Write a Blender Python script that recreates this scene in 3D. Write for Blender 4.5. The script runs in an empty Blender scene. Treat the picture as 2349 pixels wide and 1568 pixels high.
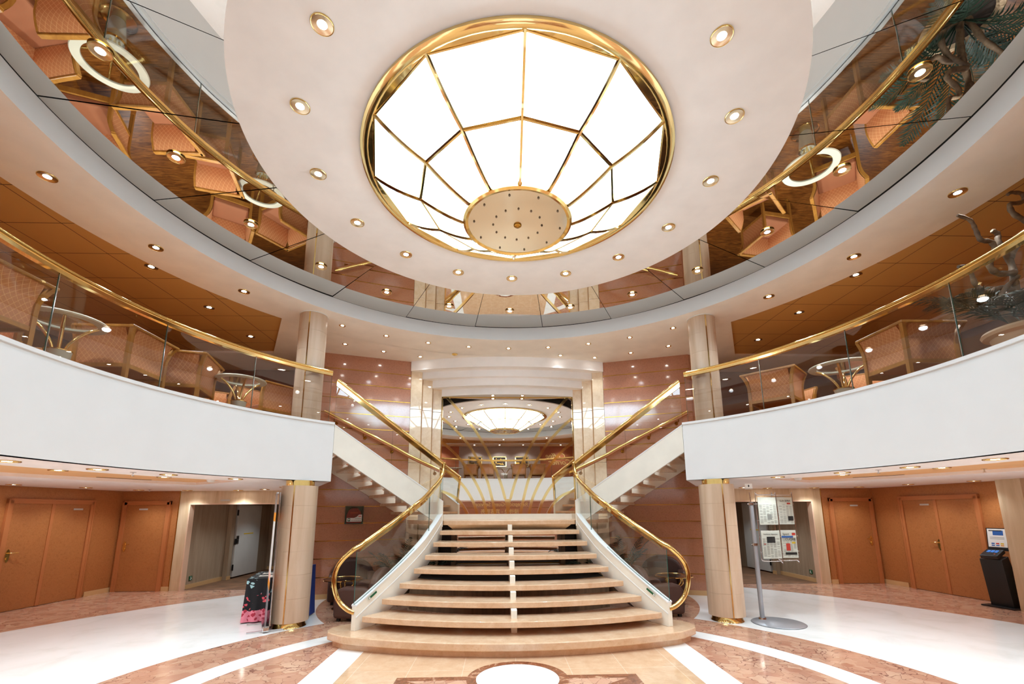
import bpy, math, random
from math import sin, cos, pi, radians as rad, sqrt, atan2, hypot
from mathutils import Vector, Matrix

random.seed(7)
sc = bpy.context.scene
COL = sc.collection

# ------------------------------------------------------------------ camera
cd = bpy.data.cameras.new('camera')
cam = bpy.data.objects.new('camera', cd)
COL.objects.link(cam)
cd.sensor_width = 36.0
cd.lens = 36.0 * 1021.71 / 2349.0
cd.shift_x = -4.2 / 2349.0
cd.shift_y = 196.6 / 2349.0
cd.clip_start = 0.05
cd.clip_end = 200
_psi, _th, _rho = 0.0322241, 0.1850074, -0.0057204
_r = Vector((cos(_psi), -sin(_psi), 0))
_f = Vector((sin(_psi) * cos(_th), cos(_psi) * cos(_th), sin(_th)))
_u = _r.cross(_f)
_r2 = _r * cos(_rho) + _u * sin(_rho)
_u2 = -_r * sin(_rho) + _u * cos(_rho)
cam.matrix_world = Matrix(((_r2.x, _u2.x, -_f.x, -0.197), (_r2.y, _u2.y, -_f.y, 0.0), (_r2.z, _u2.z, -_f.z, 1.8), (0, 0, 0, 1)))
sc.camera = cam

# ------------------------------------------------------------------ world, view, light levels
w = bpy.data.worlds.new('world')
sc.world = w
w.use_nodes = True
w.node_tree.nodes['Background'].inputs[0].default_value = (1, 0.95, 0.9, 1)
w.node_tree.nodes['Background'].inputs[1].default_value = 0.05
vs = sc.view_settings
vs.view_transform = 'Standard'
vs.look = 'None'
vs.gamma = 1.0
vs.exposure = -0.05
vs.use_curve_mapping = False
sc.cycles.max_bounces = 12
sc.cycles.diffuse_bounces = 8
sc.cycles.glossy_bounces = 5
sc.cycles.transparent_max_bounces = 16
sc.cycles.caustics_reflective = False
sc.cycles.caustics_refractive = False
sc.cycles.sample_clamp_indirect = 10.0
CHANDELIER_GLOW = 10.4      # emission of the lit glass panels
SPOT_W = 40.0              # one downlight
BULB_GLOW = 60.0

A = 4.437                  # y of the atrium's axis
DECK = 3.24                # upper deck level
SOF = 5.42                 # upper soffit level
MIR = 5.70                 # mirrored ceiling level
LOWC = 2.33                # ceiling under the balcony

# ------------------------------------------------------------------ materials
def lin(c):
    return tuple(((x / 255) / 12.92 if x / 255 <= 0.04045 else ((x / 255 + 0.055) / 1.055) ** 2.4) for x in c)

class NT:
    """small node-tree writer"""
    def __init__(s, name):
        s.m = bpy.data.materials.new(name)
        s.m.use_nodes = True
        s.t = s.m.node_tree
        s.b = s.t.nodes['Principled BSDF']
        s.out = s.t.nodes['Material Output']
    def n(s, typ, **kw):
        nd = s.t.nodes.new(typ)
        for k, v in kw.items():
            if k.startswith('_'):
                setattr(nd, k[1:], v)
            else:
                s.set(nd, k.replace('__', ' '), v)
        return nd
    def set(s, nd, key, v):
        if key.startswith('i') and key[1:].isdigit():
            inp = nd.inputs[int(key[1:])]
        else:
            inp = nd.inputs[key]
        if hasattr(v, 'is_output') or isinstance(v, bpy.types.NodeSocket):
            s.t.links.new(v, inp)
        elif isinstance(v, bpy.types.Node):
            s.t.links.new(v.outputs[0], inp)
        else:
            if isinstance(v, (tuple, list)) and len(v) == 3 and inp.type == 'RGBA':
                v = (*v, 1)
            inp.default_value = v
    def math(s, op, a, b=0.0, c=None):
        nd = s.t.nodes.new('ShaderNodeMath')
        nd.operation = op
        s.set(nd, 'i0', a)
        s.set(nd, 'i1', b)
        if c is not None:
            s.set(nd, 'i2', c)
        return nd.outputs[0]
    def mix(s, f, a, b):
        nd = s.t.nodes.new('ShaderNodeMix')
        nd.data_type = 'RGBA'
        s.set(nd, 'i0', f)
        for i, v in ((6, a), (7, b)):
            if isinstance(v, (tuple, list)):
                nd.inputs[i].default_value = (*v[:3], 1)
            else:
                s.set(nd, 'i%d' % i, v)
        return nd.outputs[2]
    def ramp(s, fac, stops, interp='LINEAR'):
        nd = s.t.nodes.new('ShaderNodeValToRGB')
        s.set(nd, 'i0', fac)
        cr = nd.color_ramp
        cr.interpolation = interp
        while len(cr.elements) < len(stops):
            cr.elements.new(0.5)
        for e, (p, c) in zip(cr.elements, stops):
            e.position = p
            e.color = (*c[:3], 1)
        return nd.outputs[0]
    def coord(s, scale=(1, 1, 1), kind='Object', rot=(0, 0, 0)):
        tc = s.t.nodes.new('ShaderNodeTexCoord')
        mp = s.t.nodes.new('ShaderNodeMapping')
        s.t.links.new(tc.outputs[kind], mp.inputs[0])
        mp.inputs['Scale'].default_value = scale
        mp.inputs['Rotation'].default_value = rot
        return mp.outputs[0]
    def noise(s, vec, scale, detail=3, rough=0.5, dist=0.0):
        nd = s.n('ShaderNodeTexNoise', Vector=vec, Scale=scale, Detail=detail, Roughness=rough, Distortion=dist)
        return nd.outputs[0]
    def fin(s, color=None, rough=0.5, metal=0.0, coat=0.0, bump=None, bump_str=0.1, spec=0.5, bump_dist=0.02, coat_rough=0.06, coat_ior=1.5):
        b = s.b
        if color is not None:
            s.set(b, 'Base Color', color)
        s.set(b, 'Roughness', rough)
        s.set(b, 'Metallic', metal)
        s.set(b, 'Specular IOR Level', spec)
        if coat:
            s.set(b, 'Coat Weight', coat)
            s.set(b, 'Coat Roughness', coat_rough)
            s.set(b, 'Coat IOR', coat_ior)
        if bump is not None:
            bn = s.n('ShaderNodeBump', Strength=bump_str, Distance=bump_dist, Height=bump)
            s.set(b, 'Normal', bn.outputs[0])
        return s.m

M = {}
def plain(name, rgb, rough=0.5, metal=0.0, coat=0.0, spec=0.5, vary=0.04):
    """paint-like material with a faint procedural variation"""
    t = NT(name)
    c = lin(rgb)
    nz = t.noise(t.coord(), 3.0, 4)
    col = t.ramp(nz, [(0.3, tuple(x * (1 - vary) for x in c)), (0.7, tuple(min(1, x * (1 + vary)) for x in c))])
    M[name] = t.fin(col, rough, metal, coat, spec=spec)
    return M[name]

plain('white_paint', (230, 230, 228), 0.45, vary=.015)
plain('ceiling_white', (240, 235, 230), 0.6)
plain('soffit_paint', (247, 243, 234), 0.6)
plain('letter_gold', (240, 208, 130), 0.35)
plain('fascia_paint', (250, 250, 247), 0.5, vary=.01)
plain('lower_ceiling_paint', (240, 228, 220), 0.6)
plain('orange_recess', (232, 176, 120), 0.55)
plain('stringer_paint', (236, 230, 216), 0.4)
plain('pelmet_paint', (250, 249, 248), 0.45)
plain('dark_gap', (18, 17, 16), 0.7)
plain('dark_wall', (58, 42, 34), 0.5)
plain('mauve_wall', (150, 118, 108), 0.6)
plain('taupe_wall', (170, 148, 135), 0.7)
plain('orange_wall', (178, 100, 58), 0.5)
plain('frame_wood', (180, 110, 64), 0.35)
plain('reveal_wood', (214, 180, 152), 0.45)
plain('tan_skirting', (205, 165, 115), 0.4)
plain('brown_leather', (72, 42, 32), 0.55)
plain('black_plastic', (20, 20, 22), 0.35)
plain('black_metal', (26, 24, 24), 0.4)
plain('grey_metal', (170, 174, 180), 0.35, 0.6)
plain('chrome', (210, 210, 212), 0.12, 1.0)
plain('white_plastic', (232, 232, 228), 0.35)
plain('paper', (222, 218, 208), 0.7)
plain('ink', (40, 38, 38), 0.8)
plain('ink_grey', (150, 146, 140), 0.8)
plain('red_print', (205, 60, 50), 0.6)
plain('yellow_print', (225, 185, 50), 0.6)
plain('blue_print', (40, 95, 170), 0.5)
plain('blue_cloth', (22, 44, 110), 0.7)
plain('green_case', (14, 70, 58), 0.3)
plain('green_sign', (10, 88, 50), 0.5)
plain('red_case', (165, 26, 36), 0.4)
plain('orange_print', (236, 150, 40), 0.5)
plain('pink_print', (240, 190, 175), 0.5)
plain('steel_door', (205, 203, 196), 0.4)
plain('plate_grey', (190, 186, 178), 0.4)
plain('terracotta', (222, 188, 150), 0.6)
plain('soil', (50, 38, 30), 0.9)
plain('leaf_green', (20, 44, 28), 0.5, vary=0.25)
plain('table_ash', (206, 200, 178), 0.45)
plain('seat_fabric', (164, 102, 66), 0.8)

def metal(name, rgb, rough, bumpy=0.0, scale=6.0):
    t = NT(name)
    nz = t.noise(t.coord(), scale, 2)
    r_ = t.math('MULTIPLY_ADD', nz, rough * 0.8, rough * 0.6)
    M[name] = t.fin(lin(rgb), r_, 1.0, bump=nz if bumpy else None, bump_str=bumpy)
metal('brass', (238, 206, 132), 0.10)
metal('polished_gold', (242, 216, 152), 0.08, 0.03, 3.0)
metal('antique_brass', (190, 140, 60), 0.2)
metal('disc_metal', (240, 234, 220), 0.16, 0.03, 2.0)
metal('stud_metal', (150, 140, 130), 0.2)
metal('ceiling_mirror', (214, 208, 200), 0.008, 0.06, 0.9)
metal('wall_mirror', (236, 232, 226), 0.004, 0.012, 0.7)
metal('reflector', (236, 214, 180), 0.16)

# glass: clear sheet that reflects at grazing angles, green at its cut edges
def glass(name, tint, refl=1.0):
    t = NT(name)
    tr = t.n('ShaderNodeBsdfTransparent', Color=tint)
    gl = t.n('ShaderNodeBsdfGlossy', Color=(1, 1, 1), Roughness=0.01)
    bf = t.n('ShaderNodeNewGeometry').outputs['Backfacing']
    fr = t.n('ShaderNodeFresnel', IOR=t.math('MULTIPLY_ADD', bf, 1 / 1.5 - 1.5, 1.5))
    f = t.math('MULTIPLY', fr.outputs[0], refl)
    mx = t.n('ShaderNodeMixShader', i0=f, i1=tr.outputs[0], i2=gl.outputs[0])
    t.t.links.new(mx.outputs[0], t.out.inputs[0])
    M[name] = t.m
glass('clear_glass', (0.96, 0.975, 0.965))
glass('balcony_glass', (0.93, 0.915, 0.90), 1.1)
glass('smoked_glass', (0.62, 0.56, 0.52), 1.0)
glass('case_glass', (0.85, 0.95, 0.92))
plain('glass_edge', (40, 96, 84), 0.15)

def emit(name, rgb, strength):
    t = NT(name)
    t.set(t.b, 'Base Color', lin(rgb))
    t.set(t.b, 'Emission Color', lin(rgb))
    t.set(t.b, 'Emission Strength', strength)
    t.set(t.b, 'Roughness', 0.4)
    M[name] = t.m
emit('lit_panel', (255, 255, 255), CHANDELIER_GLOW)
M['lit_panel'].node_tree.nodes['Principled BSDF'].inputs['Emission Color'].default_value = (.68, .92, 1.08, 1)
emit('bulb', (255, 247, 236), BULB_GLOW)
emit('screen_blue', (60, 130, 220), 1.2)
emit('exit_glow', (90, 240, 150), 1.5)

# copper-red lacquered panels with pale flecks
def fleck(name, base, dark, lightc, rough, coat):
    t = NT(name)
    v = t.coord((1, 1, 1))
    a = t.noise(v, 34, 5, 0.7, 1.2)
    b = t.noise(v, 5, 3, 0.5)
    c1 = t.ramp(a, [(0.36, lin(dark)), (0.52, lin(base)), (0.66, lin(base)), (0.76, lin(lightc))])
    c2 = t.mix(t.math('MULTIPLY', b, 0.25), c1, lin(dark))
    M[name] = t.fin(c2, rough, 0, coat, coat_rough=0.09, coat_ior=1.75)
fleck('red_lacquer', (184, 120, 86), (164, 102, 70), (208, 152, 114), 0.3, 1.0)
fleck('door_lacquer', (174, 110, 60), (156, 94, 48), (204, 146, 98), 0.42, 0.1)

# orange ceiling tiles with thin dark joints
t = NT('orange_ceiling')
g = t.n('ShaderNodeNewGeometry')
sp = t.n('ShaderNodeSeparateXYZ', Vector=g.outputs['Position'])
def joint(x, off, pitch):
    k = t.math('FRACT', t.math('DIVIDE', t.math('SUBTRACT', x, off), pitch))
    d = t.math('ABSOLUTE', t.math('SUBTRACT', k, 0.5))
    return t.math('GREATER_THAN', d, 0.5 - 0.007)
ax = t.math('ABSOLUTE', sp.outputs[0])
j = t.math('MAXIMUM', joint(ax, 5.84, 0.715), joint(sp.outputs[1], 6.02, 0.69))
nz = t.noise(g.outputs['Position'], 1.2, 2)
base = t.mix(nz, lin((200, 156, 92)), lin((208, 164, 100)))
M['orange_ceiling'] = t.fin(t.mix(j, base, lin((52, 30, 14))), 0.55)

# marbles
def breccia(t, vec):
    w1 = t.noise(vec, 2.2, 5, 0.6, 0.6)
    vd = t.n('ShaderNodeVectorMath', _operation='MULTIPLY_ADD')
    t.set(vd, 'i0', t.n('ShaderNodeTexNoise', Vector=vec, Scale=3.0, Detail=3).outputs['Color'])
    vd.inputs[1].default_value = (0.35, 0.35, 0.35)
    t.set(vd, 'i2', vec)
    vo = t.n('ShaderNodeTexVoronoi', _feature='DISTANCE_TO_EDGE', Vector=vd.outputs[0], Scale=8.0)
    vc = t.n('ShaderNodeTexVoronoi', Vector=vd.outputs[0], Scale=8.0)
    sep = t.n('ShaderNodeSeparateColor', i0=vc.outputs['Color'])
    stone = t.ramp(sep.outputs[0], [(0.0, lin((196, 140, 112))), (0.35, lin((218, 178, 148))), (0.7, lin((172, 110, 86))), (1.0, lin((212, 164, 138)))])
    stone = t.mix(t.math('MULTIPLY', t.noise(vec, 18, 8, 0.75, 0.8), 0.7), stone, lin((160, 96, 74)))
    stone = t.mix(t.math('MULTIPLY', w1, 0.35), stone, lin((228, 198, 168)))
    vein = t.math('LESS_THAN', vo.outputs[0], t.math('MULTIPLY', t.math('MAXIMUM', t.math('SUBTRACT', w1, 0.4), 0.0), 0.16))
    return t.mix(t.math('MULTIPLY', vein, 0.75), stone, lin((120, 72, 62)))

def beige(t, vec):
    a = t.noise(vec, 6, 6, 0.65, 0.4)
    b = t.noise(vec, 42, 4, 0.6)
    c1 = t.ramp(a, [(0.3, lin((206, 166, 130))), (0.55, lin((218, 182, 148))), (0.75, lin((226, 196, 164)))])
    return t.mix(t.math('MULTIPLY', t.math('GREATER_THAN', b, 0.6), 0.3), c1, lin((200, 148, 108)))

def white_marble(t, vec):
    a = t.noise(vec, 1.6, 6, 0.6, 0.5)
    return t.ramp(a, [(0.3, lin((232, 231, 226))), (0.5, lin((244, 243, 240))), (0.7, lin((247, 246, 244)))])

t = NT('beige_marble')
M['beige_marble'] = t.fin(beige(t, t.coord()), 0.18, coat=0.2)
t = NT('pilaster_marble')
v = t.coord()
a = t.noise(v, 9, 6, 0.65, 0.4)
M['pilaster_marble'] = t.fin(t.ramp(a, [(0.3, lin((230, 204, 168))), (0.55, lin((242, 220, 188))), (0.75, lin((246, 228, 202)))]), 0.25, coat=1.0, coat_rough=0.02, coat_ior=1.6)

t = NT('floor_marble')
g = t.n('ShaderNodeNewGeometry')
P = g.outputs['Position']
sp = t.n('ShaderNodeSeparateXYZ', Vector=P)
X, Y = sp.outputs[0], sp.outputs[1]
aX = t.math('ABSOLUTE', X)
dY = t.math('SUBTRACT', Y, A)
aY = t.math('ABSOLUTE', dY)
R = t.math('SQRT', t.math('ADD', t.math('MULTIPLY', X, X), t.math('MULTIPLY', dY, dY)))
def lt(a_, b_): return t.math('LESS_THAN', a_, b_)
def gt(a_, b_): return t.math('GREATER_THAN', a_, b_)
def both(a_, b_): return t.math('MULTIPLY', a_, b_)
def circle(cy):
    d = t.math('SUBTRACT', Y, cy)
    return t.math('SQRT', t.math('ADD', t.math('MULTIPLY', X, X), t.math('MULTIPLY', d, d)))
br, bg, wh = breccia(t, P), t.mix(.22, beige(t, P), lin((176, 138, 104))), white_marble(t, P)
brown = t.ramp(t.noise(P, 7, 6, 0.7, 1.0), [(0.35, lin((104, 56, 36))), (0.55, lin((138, 82, 56))), (0.62, lin((190, 150, 120)))])
# thin joints between the beige slabs
jx = t.math('GREATER_THAN', t.math('ABSOLUTE', t.math('SUBTRACT', t.math('FRACT', t.math('DIVIDE', X, 0.62)), 0.5)), 0.496)
jy = t.math('GREATER_THAN', t.math('ABSOLUTE', t.math('SUBTRACT', t.math('FRACT', t.math('DIVIDE', Y, 0.62)), 0.5)), 0.496)
bgj = t.mix(t.math('MULTIPLY', t.math('MAXIMUM', jx, jy), 0.6), bg, lin((236, 220, 200)))
col = t.mix(gt(R, 8.52), wh, br)
col = t.mix(lt(R, 4.63), col, br)
col = t.mix(lt(R, 3.84), col, wh)
inner = lt(R, 3.51)
col = t.mix(inner, col, br)
col = t.mix(both(inner, lt(aX, 2.36)), col, wh)
col = t.mix(both(lt(R, 4.63), lt(aX, 1.98)), col, bgj)
# medallion: brown-bordered rectangle with round lobes
rect = both(lt(aX, 1.33), lt(aY, 0.94))
col = t.mix(rect, col, brown)
col = t.mix(both(lt(aX, 1.2), lt(aY, 0.83)), col, br)
tri = both(lt(aX, 1.2), both(lt(aY, 0.83), gt(t.math('MULTIPLY', aX, 0.69), aY)))
col = t.mix(tri, col, brown)
for cy in (5.3, 3.574):
    c_ = circle(cy)
    col = t.mix(lt(c_, 0.56), col, brown)
    col = t.mix(lt(c_, 0.455), col, wh)
sit = both(lt(circle(10.2), 3.85), gt(Y, 7.4))
col = t.mix(sit, col, br)
M['floor_marble'] = t.fin(col, 0.12, coat=0.15)

# woods
def wood(name, dark, mid, light_, scale, rough, stretch=(9, 9, 0.55), wave=True, coat=0.0):
    t = NT(name)
    v = t.coord(stretch)
    a = t.noise(v, scale, 5, 0.62, 0.8)
    fine = t.noise(t.coord((60, 60, 1.2)), 3, 3, 0.6)
    if wave:
        wv = t.n('ShaderNodeTexWave', _wave_type='RINGS', _rings_direction='SPHERICAL', Vector=t.coord((2.2, 2.2, 0.42)), Scale=4.5, Distortion=3.5, Detail=3, i4=1.2)
        a = t.math('ADD', t.math('MULTIPLY', a, 0.65), t.math('MULTIPLY', wv.outputs[1], 0.35))
    c1 = t.ramp(a, [(0.25, lin(dark)), (0.5, lin(mid)), (0.75, lin(light_))])
    M[name] = t.fin(t.mix(t.math('MULTIPLY', fine, 0.28), c1, lin(dark)), rough, coat=coat)
wood('limed_oak', (188, 158, 130), (208, 180, 152), (222, 198, 174), 1.0, 0.38, stretch=(7, 7, 0.45), wave=False)
wood('oak_surround', (184, 154, 118), (208, 182, 148), (224, 202, 172), 1.0, 0.42, stretch=(6, 6, 0.5), wave=False)
wood('corridor_wood', (140, 120, 98), (160, 140, 116), (176, 156, 132), 1.3, 0.5, wave=False)
wood('chair_wood', (150, 96, 36), (178, 122, 52), (196, 142, 70), 1.2, 0.35, wave=False)
wood('driftwood', (66, 48, 34), (110, 86, 62), (150, 124, 94), 1.6, 0.7, stretch=(5, 5, 5), wave=False)
wood('planter_wood', (104, 84, 62), (130, 106, 82), (148, 124, 98), 1.3, 0.45, wave=False)

# dark parquet of the upper deck
t = NT('parquet')
v = t.coord((1, 1, 1))
bk = t.n('ShaderNodeTexBrick', Vector=v, Scale=1.0, i1=(0.2, 0.2, 0.2), i2=(0.8, 0.8, 0.8), i3=(0.0, 0.0, 0.0))
bk.inputs['Mortar Size'].default_value = 0.002
bk.inputs['Brick Width'].default_value = 0.9
bk.inputs['Row Height'].default_value = 0.13
gr = t.noise(t.coord((1.4, 11, 1)), 2.4, 5, 0.65, 1.2)
c1 = t.ramp(gr, [(0.3, lin((72, 36, 12))), (0.5, lin((132, 76, 28))), (0.7, lin((174, 110, 48)))])
M['parquet'] = t.fin(t.mix(t.math('MULTIPLY', bk.outputs[0], 0.3), c1, lin((92, 48, 18))), 0.3)

plain('carpet_brown', (112, 78, 52), 0.95, vary=0.3)

# chair fabric with a diamond lattice
t = NT('diamond_fabric')
tc = t.n('ShaderNodeTexCoord')
sp = t.n('ShaderNodeSeparateXYZ', Vector=tc.outputs['Object'])
u_ = t.math('ADD', sp.outputs[0], sp.outputs[1])
z_ = t.math('MULTIPLY', sp.outputs[2], 0.8)
def lat(e):
    k = t.math('FRACT', t.math('DIVIDE', e, 0.062))
    return t.math('LESS_THAN', t.math('ABSOLUTE', t.math('SUBTRACT', k, 0.5)), 0.045)
ln = t.math('MAXIMUM', lat(t.math('ADD', u_, z_)), lat(t.math('SUBTRACT', u_, z_)))
nz = t.noise(tc.outputs['Object'], 60, 2)
bs = t.mix(nz, lin((192, 124, 76)), lin((206, 138, 88)))
M['diamond_fabric'] = t.fin(t.mix(t.math('MULTIPLY', ln, 0.6), bs, lin((240, 186, 124))), 0.85)

# black flowered cloth, pink towards its lower border
t = NT('floral_cloth')
tc = t.n('ShaderNodeTexCoord')
sp = t.n('ShaderNodeSeparateXYZ', Vector=tc.outputs['Object'])
v = tc.outputs['Object']
dist = t.n('ShaderNodeVectorMath', _operation='MULTIPLY_ADD')
t.set(dist, 'i0', t.n('ShaderNodeTexNoise', Vector=v, Scale=14.0, Detail=2).outputs['Color'])
dist.inputs[1].default_value = (0.09, 0.09, 0.09)
t.set(dist, 'i2', v)
vo = t.n('ShaderNodeTexVoronoi', Vector=dist.outputs[0], Scale=13.0)
petal = t.math('LESS_THAN', vo.outputs[0], 0.36)
core = t.math('LESS_THAN', vo.outputs[0], 0.12)
patch = t.math('GREATER_THAN', t.noise(v, 4.0, 2), 0.47)
zz = t.math('ADD', sp.outputs[2], t.math('MULTIPLY', t.noise(v, 9, 2), 0.14))
low = t.math('LESS_THAN', zz, 0.27)
high = t.math('GREATER_THAN', zz, 0.52)
fl = t.mix(high, lin((216, 78, 92)), lin((160, 200, 205)))
cl = t.mix(both(petal, patch) if False else t.math('MULTIPLY', petal, patch), lin((16, 14, 18)), fl)
cl = t.mix(t.math('MULTIPLY', core, patch), cl, lin((236, 200, 190)))
pk = t.mix(petal, lin((226, 130, 148)), lin((170, 40, 62)))
M['floral_cloth'] = t.fin(t.mix(low, cl, pk), 0.8)

# ------------------------------------------------------------------ geometry helpers
class MB:
    def __init__(s):
        s.v, s.f, s.mi = [], [], []
    def add(s, vs_, fs, mi=0):
        o = len(s.v)
        s.v += [tuple(p) for p in vs_]
        s.f += [tuple(i + o for i in f) for f in fs]
        s.mi += [mi] * len(fs)
        return s
    def box(s, c, d, rz=0.0, mi=0, rx=0.0, ry=0.0):
        m = Matrix.Rotation(rz, 3, 'Z') @ Matrix.Rotation(ry, 3, 'Y') @ Matrix.Rotation(rx, 3, 'X')
        vs_ = []
        for k in range(8):
            p = Vector(((k & 1) - .5, ((k >> 1) & 1) - .5, ((k >> 2) & 1) - .5))
            p = m @ Vector((p.x * d[0], p.y * d[1], p.z * d[2]))
            vs_.append((p.x + c[0], p.y + c[1], p.z + c[2]))
        return s.add(vs_, [(0, 2, 3, 1), (4, 5, 7, 6), (0, 1, 5, 4), (2, 6, 7, 3), (0, 4, 6, 2), (1, 3, 7, 5)], mi)
    def prism(s, pts, z0, z1, mi=0, side=None):
        n = len(pts)
        a2 = sum(pts[i][0] * pts[(i + 1) % n][1] - pts[(i + 1) % n][0] * pts[i][1] for i in range(n))
        if a2 < 0:
            pts = pts[::-1]
        vs_ = [(p[0], p[1], z0) for p in pts] + [(p[0], p[1], z1) for p in pts]
        s.add(vs_, [tuple(range(n))[::-1], tuple(range(n, 2 * n))], mi)
        o = len(s.v) - 2 * n
        for i in range(n):
            k = (i + 1) % n
            s.f.append((o + i, o + k, o + n + k, o + n + i))
            s.mi.append(mi if side is None else side)
        return s
    def flat(s, pts, z, up=False, mi=0):
        n = len(pts)
        a2 = sum(pts[i][0] * pts[(i + 1) % n][1] - pts[(i + 1) % n][0] * pts[i][1] for i in range(n))
        if (a2 > 0) != up:
            pts = pts[::-1]
        return s.add([(p[0], p[1], z) for p in pts], [tuple(range(n))], mi)
    def wall(s, path, z0, z1, mi=0, flip=False):
        """vertical strip along a plan path; z0, z1 numbers or functions of the index"""
        n = len(path)
        fz = lambda z, i: z(i) if callable(z) else z
        vs_ = [(p[0], p[1], fz(z0, i)) for i, p in enumerate(path)] + [(p[0], p[1], fz(z1, i)) for i, p in enumerate(path)]
        fs = [(i, i + 1, n + i + 1, n + i) for i in range(n - 1)]
        if flip:
            fs = [f[::-1] for f in fs]
        return s.add(vs_, fs, mi)
    def plate(s, path, zb, zt, th, mi=0, edge=None):
        """thick vertical plate along a plan path (th to the left of travel)"""
        n = len(path)
        fz = lambda z, i: z[i] if isinstance(z, (list, tuple)) else z
        off = offset(path, th)
        vs_ = []
        for i in range(n):
            vs_ += [(*path[i], fz(zb, i)), (*path[i], fz(zt, i)), (*off[i], fz(zt, i)), (*off[i], fz(zb, i))]
        fs, ms = [], []
        e = mi if edge is None else edge
        for i in range(n - 1):
            a_, b_ = 4 * i, 4 * i + 4
            for k, m_ in ((0, mi), (1, e), (2, mi), (3, e)):
                k2 = (k + 1) % 4
                fs.append((a_ + k, b_ + k, b_ + k2, a_ + k2))
                ms.append(m_)
        fs += [(0, 1, 2, 3), (4 * n - 1, 4 * n - 2, 4 * n - 3, 4 * n - 4)]
        ms += [e, e]
        o = len(s.v)
        s.v += vs_
        s.f += [tuple(i + o for i in f) for f in fs]
        s.mi += ms
        return s
    def tube(s, pts, r, n=10, mi=0, cap=True, flat_=1.0):
        pts = [Vector(p) for p in pts]
        m = len(pts)
        rr = r if isinstance(r, (list, tuple)) else [r] * m
        up = Vector((0, 0, 1))
        vs_ = []
        prev = None
        for i, p in enumerate(pts):
            tdir = (pts[min(i + 1, m - 1)] - pts[max(i - 1, 0)])
            if tdir.length < 1e-9:
                tdir = Vector((0, 0, 1))
            tdir.normalize()
            ref = up if prev is None else prev
            a_ = ref - tdir * ref.dot(tdir)
            if a_.length < 1e-4:
                a_ = Vector((1, 0, 0)) - tdir * tdir.x
            a_.normalize()
            prev = a_
            b_ = tdir.cross(a_)
            for k in range(n):
                an = 2 * pi * k / n
                q = p + a_ * (sin(an) * rr[i] * flat_) + b_ * (cos(an) * rr[i])
                vs_.append(q)
        fs = []
        for i in range(m - 1):
            for k in range(n):
                k2 = (k + 1) % n
                fs.append((i * n + k, i * n + k2, (i + 1) * n + k2, (i + 1) * n + k))
        if cap:
            fs += [tuple(range(n))[::-1], tuple(range((m - 1) * n, m * n))]
        return s.add(vs_, fs, mi)
    def lathe(s, prof, c=(0, 0, 0), n=32, mi=0, close=False):
        m = len(prof)
        vs_, fs = [], []
        for k in range(n):
            an = 2 * pi * k / n
            for (r, z) in prof:
                vs_.append((c[0] + r * cos(an), c[1] + r * sin(an), c[2] + z))
        for k in range(n):
            k2 = (k + 1) % n
            for i in range(m - 1 + (1 if close else 0)):
                i2 = (i + 1) % m
                fs.append((k * m + i, k2 * m + i, k2 * m + i2, k * m + i2))
        return s.add(vs_, fs, mi)
    def grid(s, fn, nu, nv, mi=0, flip=False):
        vs_ = [fn(i / nu, j / nv) for j in range(nv + 1) for i in range(nu + 1)]
        fs = []
        for j in range(nv):
            for i in range(nu):
                a_ = j * (nu + 1) + i
                f = (a_, a_ + 1, a_ + nu + 2, a_ + nu + 1)
                fs.append(f[::-1] if flip else f)
        return s.add(vs_, fs, mi)
    def build(s, name, mats, parent=None, smooth=None, bevel=0.0, loc=None, seg=2):
        me = bpy.data.meshes.new(name)
        me.from_pydata(s.v, [], s.f)
        mats = mats if isinstance(mats, (list, tuple)) else [mats]
        for m_ in mats:
            me.materials.append(M[m_] if isinstance(m_, str) else m_)
        if len(mats) > 1:
            me.polygons.foreach_set('material_index', s.mi)
        me.validate()
        me.update()
        if smooth:
            me.shade_smooth()
            me.set_sharp_from_angle(angle=rad(smooth))
        ob = bpy.data.objects.new(name, me)
        COL.objects.link(ob)
        if parent:
            ob.parent = parent
        if loc:
            ob.location = loc
        if bevel:
            bv = ob.modifiers.new('bevel', 'BEVEL')
            bv.width = bevel
            bv.segments = seg
            bv.limit_method = 'ANGLE'
            bv.angle_limit = rad(40)
        return ob

def offset(path, d):
    n = len(path)
    out = []
    for i in range(n):
        a_ = Vector(path[max(i - 1, 0)]).to_2d() if False else Vector((path[max(i - 1, 0)][0], path[max(i - 1, 0)][1]))
        b_ = Vector((path[min(i + 1, n - 1)][0], path[min(i + 1, n - 1)][1]))
        t_ = (b_ - a_).normalized()
        out.append((path[i][0] - t_.y * d, path[i][1] + t_.x * d))
    return out

def arc(r, a0, a1, n, cy=A, cx=0.0):
    """plan points at angle a (degrees) clockwise from +y, as seen from above"""
    return [(cx + r * sin(rad(a0 + (a1 - a0) * i / n)), cy + r * cos(rad(a0 + (a1 - a0) * i / n))) for i in range(n + 1)]

def smooth_path(pts, k=4):
    """Catmull-Rom through the points"""
    P_ = [Vector(p) for p in pts]
    out = []
    for i in range(len(P_) - 1):
        p0, p1, p2, p3 = P_[max(i - 1, 0)], P_[i], P_[i + 1], P_[min(i + 2, len(P_) - 1)]
        for j_ in range(k):
            u = j_ / k
            out.append(0.5 * ((2 * p1) + (p2 - p0) * u + (2 * p0 - 5 * p1 + 4 * p2 - p3) * u * u + (3 * p1 - p0 - 3 * p2 + p3) * u ** 3))
    out.append(P_[-1])
    return [tuple(p) for p in out]

def tag(o, label=None, cat=None, group=None, kind=None):
    if label: o['label'] = label
    if cat: o['category'] = cat
    if group: o['group'] = group
    if kind: o['kind'] = kind
    return o

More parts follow.
